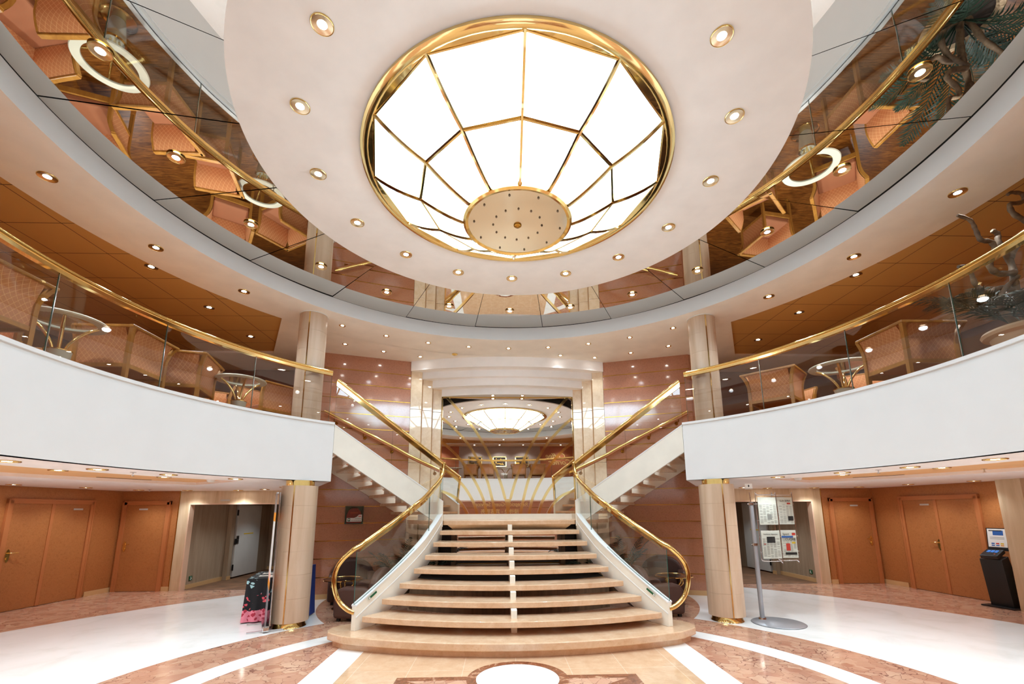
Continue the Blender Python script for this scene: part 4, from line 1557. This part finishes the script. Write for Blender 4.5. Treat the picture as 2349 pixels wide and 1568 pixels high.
# glass tables on the gallery
def make_table():
    root = empty('glass_table', (0, 0, 0))
    b = MB()
    b.lathe([(.29, .705), (.385, .705), (.395, .718), (.385, .732), (.29, .732), (.285, .718)], n=56, close=True)
    b.build('table_ring', 'table_ash', root, smooth=50)
    b = MB()
    b.lathe([(0, .716), (.292, .716), (.292, .728), (0, .728)], n=48)
    b.build('glass_top', 'clear_glass', root)
    b = MB()
    b.lathe([(0, .03), (.075, .03), (.085, .06), (.115, .34), (.12, .36), (.1, .36), (.095, .33), (0, .33)], n=32)
    b.build('vase_base', 'table_ash', root, smooth=40)
    b = MB()
    b.lathe([(0, .004), (.19, .004), (.195, .015), (.16, .03), (0, .034)], n=40)
    b.build('foot_plate', 'brass', root, smooth=40)
    b = MB()
    b.lathe([(.1, .355), (.124, .355), (.128, .365), (.1, .37)], n=32, close=True)
    b.build('brass_rim', 'brass', root, smooth=40)
    for k in range(4):
        a_ = rad(45 + 90 * k)
        c_, s_ = cos(a_), sin(a_)
        p = smooth_path([(.04, .34), (.07, .44), (.13, .56), (.22, .66), (.31, .705)] and [(.04 * c_, .04 * s_, .34), (.07 * c_, .07 * s_, .44), (.13 * c_, .13 * s_, .55), (.22 * c_, .22 * s_, .65), (.30 * c_, .30 * s_, .703)], 4)
        b = MB()
        b.tube(p, [.012 + .006 * sin(pi * i / (len(p) - 1)) for i in range(len(p))], 8)
        b.build('leg', 'brass', root, smooth=50)
    return root
tb0 = make_table()
for i, (x, y, sc_, lb) in enumerate([
    (-5.17, 4.93, 1.0, 'round glass table with pale ring top, nearest on the left balcony'),
    (-4.5, 7.28, .96, 'round glass table with pale ring top, farther along the left balcony near the column'),
    (5.06, 6.42, 1.08, 'round glass table with pale ring top on the right balcony'),
    (.1, -1.05, 1.0, 'round glass table in the mirrored gallery between the chairs'),
    (-2.5, -.8, 1.0, 'round glass table in the mirrored gallery at the far left end')]):
    o = tb0 if i == 0 else copy_tree(tb0)
    o.location = (x, y, DECK)
    o.scale = (sc_, sc_, 1)
    tag(o, lb, 'table', 'glass tables on the gallery')

# pictures on the gallery wall
for i, (x, lb) in enumerate(((-1.58, 'left gold-framed abstract picture on the gallery wall'), (-.2, 'middle gold-framed abstract picture on the gallery wall'), (1.05, 'right gold-framed abstract picture on the gallery wall'))):
    r_ = empty('picture', (x, YR + .002, 4.55), 0, lb, 'picture', 'gold-framed pictures')
    b = MB()
    for dz in (-.27, .27):
        b.box((0, .02, dz), (.76, .035, .05))
    for dx in (-.36, .36):
        b.box((dx, .02, 0), (.05, .035, .54))
    b.build('frame', 'polished_gold', r_)
    MB().box((0, .01, 0), (.7, .012, .5)).build('canvas', 'dark_wall', r_)
    b = MB()
    rg = random.Random(i + 4)
    for k in range(7):
        b.box((rg.uniform(-.26, .26), .022, rg.uniform(-.18, .18)), (rg.choice([.05, .22]), .012, rg.choice([.04, .16])))
    b.build('relief', 'antique_brass', r_)

# ------------------------------------------------------------------ plants
def frond(b, base, az, length, lift, droop, nleaf=22, wl=.30, seed=0):
    rg = random.Random(seed)
    pts = []
    for i in range(15):
        t_ = i / 14
        h_ = lift * t_ - droop * t_ * t_
        r_ = length * (t_ - .12 * t_ * t_)
        pts.append(Vector((base[0] + r_ * cos(az), base[1] + r_ * sin(az), base[2] + h_)))
    b.tube([tuple(p) for p in pts], [.009 * (1 - .75 * i / 14) for i in range(15)], 5)
    sd = Vector((-sin(az), cos(az), 0))
    for k in range(nleaf):
        t_ = .18 + .8 * k / (nleaf - 1)
        i = min(13, int(t_ * 14))
        p = pts[i].lerp(pts[i + 1], t_ * 14 - i)
        tg = (pts[i + 1] - pts[i]).normalized()
        L_ = wl * sin(pi * (.12 + .83 * t_)) * rg.uniform(.85, 1.1)
        for s in (-1, 1):
            d = (sd * s * .86 + tg * .75 + Vector((0, 0, rg.uniform(-.1, .15)))).normalized()
            nn = tg.cross(d).normalized()
            wv = d.cross(nn).normalized() * .011
            e = p + d * L_ + Vector((0, 0, -.16 * L_))
            m_ = p + d * L_ * .5
            b.add([tuple(p - wv * .5), tuple(m_ - wv), tuple(e), tuple(m_ + wv), tuple(p + wv * .5)], [(0, 1, 2, 3, 4)])

pp = empty('potted_palm', (5.55, 4.35, DECK), 0, 'large potted palm with twisted driftwood branches on the right balcony', 'plant')
b = MB()
b.lathe([(0, .002), (.2, .002), (.23, .06), (.30, .30), (.33, .40), (.385, .42), (.40, .45), (.385, .475), (.33, .475), (.31, .42), (0, .40)], n=48)
pot = b.build('pot', 'terracotta', pp, smooth=40)
b = MB()
b.lathe([(0, .43), (.31, .425)], n=32)
b.build('soil', 'soil', pp)
for k in range(15):
    az = k * 2.4 + .3
    b = MB()
    frond(b, (.04 * cos(az), .04 * sin(az), .44), az, .78 + .14 * ((k * 7) % 3), .75 + .22 * ((k * 5) % 4), .55 + .18 * ((k * 3) % 3), 24, .30, k)
    b.build('frond', 'leaf_green', pp)
BR = [
    [(-.0, 0, .42), (-.03, .02, .7), (-.06, .02, 1.0), (-.02, .04, 1.25), (-.12, .03, 1.5), (-.1, .04, 1.62), (-.16, .04, 1.66)],
    [(-.02, .02, .9), (-.2, .05, .96), (-.36, .04, .9), (-.46, .06, 1.0), (-.5, .06, 1.2), (-.62, .06, 1.22)],
    [(-.05, .0, 1.12), (-.22, .02, 1.12), (-.3, .02, 1.22), (-.2, .02, 1.38), (-.22, .02, 1.5), (-.34, .02, 1.53), (-.36, .03, 1.66), (-.4, .03, 1.78), (-.54, .03, 1.84)],
    [(-.04, .03, 1.3), (.08, .02, 1.48), (.24, .02, 1.58), (.26, .02, 1.75), (.12, .02, 1.86), (.1, .02, 1.98), (.26, .02, 2.02), (.28, .02, 2.12), (.16, .02, 2.14), (.1, .02, 2.11)],
    [(.05, -.05, .42), (.1, -.1, .8), (.28, -.12, 1.05), (.3, -.12, 1.3), (.46, -.14, 1.45)],
    [(-.06, .0, .42), (-.24, -.02, .55), (-.3, -.0, .75), (-.2, .02, .92), (-.02, .0, 1.08)],
]
for i, br in enumerate(BR):
    q = smooth_path(br, 6)
    b = MB()
    n = len(q)
    b.tube(q, [(.042 if i in (0, 5) else .034) * (1 - .5 * k / n) * (1 + .12 * sin(k * 1.7)) for k in range(n)], 9)
    b.build('branch', 'driftwood', pp, smooth=60)

for s in (-1, 1):
    for j, (x, y, z, hh) in enumerate(((1.55, 9.25, .56, .62), (2.32, 9.6, 0.0, 1.15))):
        if j == 0:
            lb = 'dark palm growing in the wood planter under the stairs, on the %s' % side_name(s)
        else:
            lb = 'tall palm in a stone bowl behind the %s stair glass' % side_name(s)
        r_ = empty('palm', (s * x, y, z), 0, lb, 'plant', 'palms under the stairs')
        z0 = .0
        if j == 1:
            b = MB()
            b.lathe([(0, .002), (.2, .002), (.28, .2), (.32, .36), (.29, .38), (.26, .33), (0, .31)], n=36)
            b.build('bowl', 'planter_wood', r_, smooth=40)
            z0 = .31
        for k in range(11):
            az = k * 2.4 + j
            b = MB()
            frond(b, (0, 0, z0), az, .42 + .1 * (k % 3) + .12 * j, hh * (.8 + .2 * (k % 3)), .45, 18, .24, k + 30)
            b.build('frond', 'leaf_green', r_)

# ------------------------------------------------------------------ brown armchairs and side tables
def make_armchair():
    root = empty('armchair', (0, 0, 0))
    b = MB().box((0, .06, .25), (.60, .62, .34))
    b.build('seat', 'brown_leather', root, bevel=.06, seg=4)
    for s in (-1, 1):
        b = MB()
        pr = [(-.40, .05), (-.40, .40), (-.36, .51), (-.22, .56), (.2, .56), (.33, .52), (.40, .43), (.42, .3), (.40, .05)]
        n = len(pr)
        x0, x1 = s * .29, s * .46
        vs_ = [(x0, p[0], p[1]) for p in pr] + [(x1, p[0], p[1]) for p in pr]
        b.add(vs_, [tuple(range(n)), tuple(range(n, 2 * n))[::-1]] + [(k, n + k, n + (k + 1) % n, (k + 1) % n) for k in range(n)])
        b.build('armrest', 'brown_leather', root, bevel=.055, seg=4, smooth=60)
    b = MB()
    pr = [(-.44, .08)] + [(-.44 * cos(pi * i / 16) , .48 + .35 * sin(pi * i / 16)) for i in range(17)] + [(.44, .08)]
    n = len(pr)
    vs_ = [(p[0], -.46 - .05 * (p[1] - .1), p[1]) for p in pr] + [(p[0], -.26 - .07 * (p[1] - .1), p[1]) for p in pr]
    b.add(vs_, [tuple(range(n)), tuple(range(n, 2 * n))[::-1]] + [(k, n + k, n + (k + 1) % n, (k + 1) % n) for k in range(n)])
    b.build('backrest', 'brown_leather', root, bevel=.06, seg=4, smooth=60)
    for sx in (-1, 1):
        for sy in (-1, 1):
            MB().box((sx * .36, sy * .32, .04), (.06, .06, .078)).build('foot', 'black_plastic', root)
    return root
ac0 = make_armchair()
for i, (x, y, a_, lb) in enumerate(((-3.26, 9.78, 199, 'brown rounded armchair against the red wall left of the stairs'),
                                    (-2.60, 8.38, 82, 'brown armchair turned sideways, close behind the left end of the bottom step'),
                                    (3.26, 9.78, 161, 'brown rounded armchair against the red wall right of the stairs'),
                                    (2.60, 8.38, -82, 'brown armchair turned sideways, close behind the right end of the bottom step'))):
    o = ac0 if i == 0 else copy_tree(ac0)
    o.location = (x, y, 0)
    o.rotation_euler = (0, 0, rad(a_))
    if i % 2 == 0: o.scale = (1, .82, 1)
    tag(o, lb, 'armchair', 'brown armchairs beside the stairs')
def make_side_table():
    root = empty('side_table', (0, 0, 0))
    b = MB()
    b.lathe([(0, .535), (.345, .535), (.345, .545), (0, .545)], n=48)
    b.build('glass_top', 'smoked_glass', root)
    b = MB()
    b.lathe([(.34, .53), (.36, .532), (.362, .545), (.345, .55), (.338, .54)], n=48, close=True)
    b.build('rim', 'brass', root, smooth=50)
    b = MB()
    b.lathe([(0, .003), (.17, .003), (.18, .014), (.1, .03), (0, .034)], n=32)
    b.build('foot_plate', 'brass', root, smooth=50)
    for k in range(4):
        c_, s_ = cos(rad(90 * k + 30)), sin(rad(90 * k + 30))
        q = smooth_path([(.03 * c_, .03 * s_, .02), (.05 * c_, .05 * s_, .2), (.1 * c_, .1 * s_, .33), (.2 * c_, .2 * s_, .42), (.19 * c_, .19 * s_, .5), (.25 * c_, .25 * s_, .535)], 4)
        b = MB()
        b.tube(q, .014, 8)
        b.build('leg', 'brass', root, smooth=50)
    return root
s0 = make_side_table()
for i, (x, y, lb) in enumerate(((-3.2, 9.03, 'smoked glass side table with brass legs between the left armchairs'), (3.22, 9.03, 'smoked glass side table with brass legs between the right armchairs'))):
    o = s0 if i == 0 else copy_tree(s0)
    o.location = (x, y, 0)
    tag(o, lb, 'side table', 'side tables by the stairs')

# ------------------------------------------------------------------ wall cabinet with the red first-aid device
wd = (Vector((-4.25, 9.9)) - Vector((-2.36, 10.55))).normalized()
wn = Vector((-wd.y, wd.x))
if wn.y > 0: wn = -wn
pc = Vector((-2.36, 10.55)) + wd * 1.13 + wn * .02
an = atan2(wn.y, wn.x) + pi / 2
r_ = empty('defibrillator_box', (pc.x, pc.y, 1.545), an, 'green wall box holding a red defibrillator case on the left red wall', 'defibrillator box')
b = MB()
b.box((0, .0, .19), (.38, .02, .385))
b.box((0, -.07, .006), (.38, .14, .012))
for dx in (-.185, .185):
    b.box((dx, -.06, .19), (.01, .12, .37))
b.box((0, -.05, .378), (.38, .1, .01))
b.build('cabinet', 'green_case', r_)
MB().box((0, -.128, .19), (.372, .005, .365)).build('glass_front', 'case_glass', r_)
b = MB()
pr = [(-.14, .02), (-.14, .19), (-.1, .29), (-.04, .32), (.06, .32), (.11, .27), (.13, .19), (.13, .02)]
n = 8
b.add([(p[0], -.02, p[1]) for p in pr] + [(p[0], -.1, p[1]) for p in pr], [tuple(range(n)), tuple(range(n, 16))[::-1]] + [(k, (k + 1) % n, n + (k + 1) % n, n + k) for k in range(n)])
cs = b.build('red_case', 'red_case', r_, bevel=.015)
b = MB()
b.tube(smooth_path([(-.08, -.06, .3), (-.06, -.06, .35), (.04, -.06, .35), (.07, -.06, .3)], 4), .009, 8)
b.build('handle', 'black_plastic', cs)
MB().box((0, -.104, .24), (.16, .004, .035)).build('plate', 'red_print', cs)
b = MB()
b.add([(-.15, -.134, .05), (.16, -.134, .05), (.16, -.134, .2), (.1, -.134, .2), (.05, -.134, .15), (.0, -.134, .13), (-.15, -.134, .13)], [(0, 1, 2, 3, 4, 5, 6)])
lb_ = b.build('label', 'white_plastic', r_)
b = MB()
b.box((-.105, -.136, .09), (.055, .002, .065))
b.build('symbol', 'green_sign', lb_)
b = MB()
hp = [(0.0, -.02), (.018, .0), (.02, .012), (.012, .018), (0, .01), (-.012, .018), (-.02, .012), (-.018, 0)]
b.add([(-.105 + p[0], -.1375, .092 + p[1]) for p in hp], [tuple(range(8))])
b.build('heart', 'white_plastic', lb_)
for k in range(5):
    MB().box((-.04 + k * .042, -.136, .075), (.024, .002, .014)).build('pictogram', 'ink_grey', lb_)
    MB().box((.03 + k * .026, -.136, .115), (.016, .002, .012)).build('pictogram', 'ink_grey', lb_)
b = MB()
b.box((.115, -.136, .165), (.06, .002, .016))
b.build('heading', 'red_print', lb_)

# ------------------------------------------------------------------ newspaper stand
ns = empty('newspaper_stand', (4.16, 7.71, 0), 0, 'grey metal newspaper stand with round foot and four papers in clear holders', 'newspaper stand')
b = MB()
b.lathe([(0, .001), (.385, .001), (.395, .01), (.38, .02), (0, .026)], (.13, -.22, 0), 56)
b.build('base', 'grey_metal', ns, smooth=40)
b = MB()
b.lathe([(.037, .02), (.037, 1.93), (0, 1.93)], n=24)
b.build('pole', 'grey_metal', ns, smooth=40)
b = MB()
b.lathe([(.036, .02), (.06, .02), (.055, .045), (.038, .05)], n=24)
b.build('collar', 'chrome', ns, smooth=40)
for z in (1.22, 1.9):
    b = MB()
    b.lathe([(.037, -.02), (.046, -.02), (.046, .02), (.037, .02)], (0, 0, z), 20)
    b.tube([(-.06, 0, z), (.09, -.0, z)], .008, 8)
    b.build('clamp', 'chrome', ns, smooth=40)
b = MB()
b.tube([(0, 0, 1.93), (-.01, 0, 2.1)], .008, 8)
b.box((-.012, -.004, 2.16), (.16, .012, .012))
sg = b.build('sign_holder', 'chrome', ns)
MB().box((-.012, -.004, 2.2), (.13, .006, .1)).build('sign_card', 'white_plastic', sg)
b = MB()
dm = [(0, .03), (.016, .005), (0, -.02), (-.016, .005)]
b.add([(-.012 + p[0], -.0085, 2.205 + p[1]) for p in dm], [(0, 1, 2, 3)])
b.box((-.012, -.008, 2.16), (.06, .002, .006))
b.build('sign_print', 'ink', sg)
# two wire frames, one turned towards the hall, one behind it
def paper(parent, cx_, cz_, w_, h_, y_, nm):
    root_ = MB().box((cx_, y_, cz_), (w_, .012, h_)).build('newspaper', 'paper', parent)
    return root_
for fi, (fx, fy) in enumerate(((.06, -.055), (.42, .06))):
    x0, x1 = fx, fx + .36
    z0, z1 = .95, 2.05
    q = smooth_path([(x0, fy, z0 + .04), (x0, fy, z1 - .04), (x0 + .04, fy, z1), (x1 - .04, fy, z1), (x1, fy, z1 - .04), (x1, fy, z0 + .04), (x1 - .04, fy, z0), (x0 + .04, fy, z0), (x0, fy, z0 + .04)], 3)
    b = MB()
    b.tube(q, .008, 8)
    for z in (1.1, 1.35, 1.62, 1.9):
        b.tube([(x0 - .012, fy, z), (x0 + .03, fy, z)], .009, 6)
        b.tube([(x1 - .03, fy, z), (x1 + .012, fy, z)], .009, 6)
    wf = b.build('wire_frame', 'chrome', ns, smooth=60)
    for ri, zc_ in enumerate((1.78, 1.22)):
        hd = MB().box(((x0 + x1) / 2, fy - .032, zc_), (.335, .003, .47)).build('acrylic_holder', 'clear_glass', wf)
        np_ = MB().box(((x0 + x1) / 2, fy - .015, zc_), (.315, .014, .46)).build('newspaper', 'paper', ns)
        yy = fy - .0235
        xc = (x0 + x1) / 2
        b = MB()
        rg = random.Random(fi * 2 + ri)
        for c_ in range(5):
            for l_ in range(22):
                if rg.random() < .85:
                    zz = zc_ + .10 - l_ * .0145
                    b.box((xc - .12 + c_ * .06, yy, zz), (.05 * rg.uniform(.8, 1), .002, .005))
        b.build('text_columns', 'ink_grey', np_)
        if (fi, ri) == (0, 0):
            text('masthead', '· · ·', .04, (xc, yy - .002, zc_ + .15), (rad(90), 0, 0), 'ink', np_, extr=.0005)
            b = MB()
            b.box((xc + .02, yy - .002, zc_ - .1), (.07, .002, .09))
            b.build('drawing', 'ink_grey', np_)
        if (fi, ri) == (1, 0):
            text('masthead', 'LLA SERA', .045, (xc + .03, yy - .002, zc_ + .17), (rad(90), 0, 0), 'ink', np_, extr=.0005)
            MB().box((xc + .09, yy - .002, zc_ + .125), (.06, .002, .025)).build('red_box', 'red_print', np_)
            MB().box((xc + .1, yy - .002, zc_ - .13), (.09, .002, .075)).build('photo', 'ink', np_)
        if (fi, ri) == (0, 1):
            text('masthead', 'Frankfurter Allgemeine', .026, (xc, yy - .002, zc_ + .17), (rad(90), 0, 0), 'ink', np_, extr=.0005)
            MB().box((xc - .0, yy - .002, zc_ + .08), (.14, .002, .1)).build('photo', 'ink', np_)
            MB().box((xc - .11, yy - .002, zc_ + .01), (.035, .002, .012)).build('red_box', 'red_print', np_)
        if (fi, ri) == (1, 1):
            text('masthead', 'Sport', .05, (xc - .02, yy - .002, zc_ + .165), (rad(90), 0, 0), 'ink', np_, extr=.0005)
            text('headline', 'CUORE', .055, (xc + .05, yy - .002, zc_ + .075), (rad(90), 0, 0), 'ink', np_, extr=.0005)
            MB().box((xc + .115, yy - .002, zc_ + .165), (.06, .002, .04)).build('red_box', 'red_print', np_)
            MB().box((xc - .0, yy - .002, zc_ + .12), (.2, .002, .03)).build('blue_band', 'blue_print', np_)
            MB().box((xc + .1, yy - .002, zc_ + .02), (.06, .002, .03)).build('yellow_box', 'yellow_print', np_)
            MB().box((xc - .0, yy - .002, zc_ - .05), (.07, .002, .12)).build('photo', 'red_print', np_)
            MB().box((xc + .04, yy - .002, zc_ - .16), (.2, .002, .04)).build('advert', 'ink', np_)

# ------------------------------------------------------------------ roll-up banner seen edge-on
bn = empty('rollup_banner', (-3.93, 7.66, 0), rad(-62), 'roll-up advertising banner seen edge-on beside the left column', 'banner')
b = MB().box((0, 0, .055), (.76, .1, .085))
b.build('base', 'chrome', bn, bevel=.02)
b = MB()
for x_ in (-.32, .28):
    b.box((x_, 0, .012), (.025, .5, .02))
b.build('foot', 'chrome', bn)
b = MB()
b.tube([(.34, .055, .09), (.34, .04, 2.12)], .012, 8)
b.build('pole', 'chrome', bn, smooth=50)
MB().box((0, 0, 2.11), (.75, .035, .025)).build('top_bar', 'chrome', bn)
b = MB()
for z0, z1, mi in ((.10, .62, 3), (.62, .74, 0), (.74, .86, 1), (.86, 1.66, 2), (1.66, 1.8, 0), (1.8, 2.1, 3)):
    b.box((0, 0, (z0 + z1) / 2), (.72, .004, z1 - z0), mi=mi)
b.build('sheet', ['orange_print', 'pink_print', 'white_plastic', 'grey_metal'], bn)

# ------------------------------------------------------------------ tables with cloths
def draped(w_, d_, h_, seed, flare=.05, n=26):
    """tablecloth: flat top and skirts with folds"""
    b = MB()
    per = []
    k = 0
    for i in range(n): per.append((-w_ / 2 + w_ * i / n, -d_ / 2))
    for i in range(n): per.append((w_ / 2, -d_ / 2 + d_ * i / n))
    for i in range(n): per.append((w_ / 2 - w_ * i / n, d_ / 2))
    for i in range(n): per.append((-w_ / 2, d_ / 2 - d_ * i / n))
    m_ = len(per)
    rows = 8
    vs_, fs = [], []
    for j in range(rows + 1):
        t_ = j / rows
        for i, (x, y) in enumerate(per):
            r_ = hypot(x, y)
            f_ = (flare * t_ + .018 * t_ * sin(i * 1.05 + seed)) / max(.2, r_)
            vs_.append((x * (1 + f_), y * (1 + f_), h_ - .012 * (t_ > 0) - (h_ - .02) * t_ * .985))
    for j in range(rows):
        for i in range(m_):
            i2 = (i + 1) % m_
            fs.append((j * m_ + i, (j + 1) * m_ + i, (j + 1) * m_ + i2, j * m_ + i2))
    fs.append(tuple(range(m_)))
    b.add(vs_, fs)
    return b
def folding_table(x, y, rz, w_, d_, label):
    root = empty('folding_table', (x, y, 0), rz, label, 'table')
    MB().box((0, 0, .665), (w_, d_, .03)).build('tabletop', 'white_plastic', root)
    for sx in (-1, 1):
        for sy in (-1, 1):
            MB().box((sx * (w_ / 2 - .08), sy * (d_ / 2 - .08), .326), (.035, .035, .65)).build('leg', 'grey_metal', root)
    return root
TX, TY = -4.28, 8.56
folding_table(TX, TY, rad(17), .60, .92, 'table hidden under the black flowered cloth beside the left column')
o = draped(.66, 1.0, .70, .4).build('tablecloth', 'floral_cloth', None, smooth=50)
o.location = (TX, TY, 0)
o.rotation_euler = (0, 0, rad(17))
tag(o, 'black cloth with pink and white flowers draped over the table by the left column', 'tablecloth')
for i in range(5):
    b = MB().box((0, 0, .004), (.15, .21, .007))
    o = b.build('leaflet', 'paper', None)
    lx, ly = (-.1 if i % 2 else .1), -.36 + .165 * i
    o.location = (TX + lx * cos(rad(17)) - ly * sin(rad(17)), TY + lx * sin(rad(17)) + ly * cos(rad(17)), .702)
    o.rotation_euler = (0, 0, rad(107 + 3 * (i % 3)))
    tag(o, '%s white leaflet from the front edge of the flowered table top' % ordinal(i), 'leaflet', 'leaflets on the flowered table')
    p = MB().box((.02, .0, .0085), (.06, .15, .001)).build('print', 'ink_grey' if i % 2 else 'pink_print', o)
o = draped(.26, .24, .86, 1.3, .05).build('cloth_cover', 'blue_cloth', None, smooth=50)
o.location = (-3.71, 8.52, 0)
o.rotation_euler = (0, 0, rad(2))
tag(o, 'dark blue cloth with white square outline covering a stand behind the left column', 'cloth')
b = MB()
for dx, dz, w_, h_ in ((0, .12, .2, .012), (0, -.12, .2, .012), (-.1, 0, .012, .25), (.1, 0, .012, .25)):
    b.box((dx * .8 + .03, -.155, .45 + dz), (w_ * .8, .004, h_))
b.build('emblem', 'white_plastic', o)

# ------------------------------------------------------------------ payment kiosks
def make_kiosk():
    root = empty('payment_kiosk', (0, 0, 0))
    b = MB().box((0, 0, .014), (.5, .5, .026))
    b.build('base_plate', 'black_metal', root, bevel=.004)
    b = MB()
    pr = [(-.12, .027), (-.2, .86), (-.02, .92), (.2, .027)]      # y, z : leaning column
    vs_ = [(-.17, p[0], p[1]) for p in pr] + [(.17, p[0], p[1]) for p in pr]
    b.add(vs_, [(0, 1, 2, 3), (7, 6, 5, 4), (0, 4, 5, 1), (1, 5, 6, 2), (2, 6, 7, 3), (3, 7, 4, 0)])
    b.build('column_body', 'black_metal', root, bevel=.004)
    tm = MB().box((0, -.12, .955), (.27, .24, .07), rx=rad(28)).build('terminal', 'black_plastic', root, bevel=.012)
    m3 = Matrix.Rotation(rad(28), 3, 'X')
    def on(x, y, w_, d_, nm, mt):
        b = MB()
        c_ = Vector((0, -.12, .955))
        P_ = [c_ + m3 @ Vector((x + a_ * w_ / 2, y + q * d_ / 2, .0362)) for a_, q in ((-1, -1), (1, -1), (1, 1), (-1, 1))]
        b.add([tuple(p) for p in P_], [(0, 1, 2, 3)])
        return b.build(nm, mt, tm)
    on(0, .04, .2, .11, 'screen', 'dark_gap')
    for ix in range(3):
        for iy in range(2):
            b_ = on(-.06 + ix * .06, .02 + iy * .04, .05, .028, 'screen_tile', 'screen_blue')
    on(-.02, -.065, .1, .06, 'keypad', 'black_metal')
    on(.07, -.05, .02, .02, 'red_key', 'red_print')
    on(.07, -.075, .02, .02, 'green_key', 'green_sign')
    pb = MB().box((0, .08, 1.22), (.32, .02, .42), rx=rad(-6)).build('poster_board', 'black_plastic', root)
    q6 = Matrix.Rotation(rad(-6), 3, 'X')
    def onp(x, z, w_, h_, nm, mt, d=.0112):
        c_ = Vector((0, .08, 1.22))
        P_ = [c_ + q6 @ Vector((x + a_ * w_ / 2, -d, z + q * h_ / 2)) for a_, q in ((-1, -1), (1, -1), (1, 1), (-1, 1))]
        b = MB()
        b.add([tuple(p) for p in P_], [(0, 1, 2, 3)])
        return b.build(nm, mt, pb)
    onp(0, .01, .29, .37, 'poster', 'white_plastic')
    onp(.02, .12, .16, .09, 'blue_card', 'blue_print', .012)
    onp(-.02, .16, .2, .018, 'heading', 'ink', .0122)
    for k in range(3):
        onp(0, .04 - k * .018, .22, .006, 'text_line', 'ink_grey', .012)
        onp(-.07 + k * .07, -.08, .05, .025, 'payment_mark', ('blue_print', 'red_print', 'yellow_print')[k], .012)
        onp(-.07 + k * .07, -.115, .05, .02, 'payment_mark', ('blue_print', 'blue_print', 'orange_print')[k], .012)
    onp(0, -.16, .29, .03, 'footer', 'ink', .012)
    return root
k0 = make_kiosk()
k0.location = (9.21, 8.43, 0)
k0.rotation_euler = (0, 0, rad(-80))
tag(k0, 'black payment kiosk with card terminal and poster by the oak pier on the right', 'kiosk', 'payment kiosks')
k1 = copy_tree(k0)
k1.location = (-9.27, 8.12, 0)
k1.rotation_euler = (0, 0, rad(80))
tag(k1, 'black payment kiosk in front of the left double doors, cut by the photo edge', 'kiosk', 'payment kiosks')

# corridor screens and exit signs
for s in (-1, 1):
    r_ = empty('wall_screen', (s * 6.45, 15.17, 1.25), 0, 'black information screen on the end wall of the %s corridor' % side_name(s), 'screen')
    MB().box((0, 0, 0), (.62, .03, 1.3)).build('housing', 'black_plastic', r_)
    b = MB()
    for k in range(9):
        b.box((0, -.017, .4 - k * .1), (.45 - .06 * (k % 3), .002, .03))
    b.build('listing', 'ink_grey', r_)
    r_ = empty('floor_exit_sign', (s * 7.738, 11.6, .24), 0, 'small green running-figure exit sign low on the %s corridor wall' % side_name(s), 'sign')
    MB().box((0, 0, 0), (.01, .1, .1)).build('sign_plate', 'green_sign', r_)
    b = MB()
    b.box((-s * .006, .01, -.005), (.002, .025, .045), rx=rad(25))
    b.box((-s * .006, .0, .03), (.002, .016, .016))
    b.box((-s * .006, -.015, -.03), (.002, .04, .01), rx=rad(-30))
    b.build('figure', 'white_plastic', r_)
    r_ = empty('name_sign', (s * 6.9, YB - .002, 2.1), 0, 'pale plate over the %s corridor portal' % side_name(s), 'sign')
    MB().box((0, -.006, 0), (.22, .008, .04)).build('plate', 'plate_grey', r_)

for s in (-1, 1):
    for i, (a0, a1, r_) in enumerate(((60, 66, 7.35), (78, 84, 7.4), (92, 97, 7.4))):
        b = MB()
        pth = sides(arc(r_, a0, a1, 6), s)
        b.plate(pth, LOWC + .044, LOWC + .049, .03)
        o = b.build('air_slot', 'dark_gap', None)
        tag(o, 'thin dark air slot in the orange recess under the %s balcony, %s from the column' % (side_name(s), ordinal(i)), 'air vent', 'air slots in the ceiling recess')
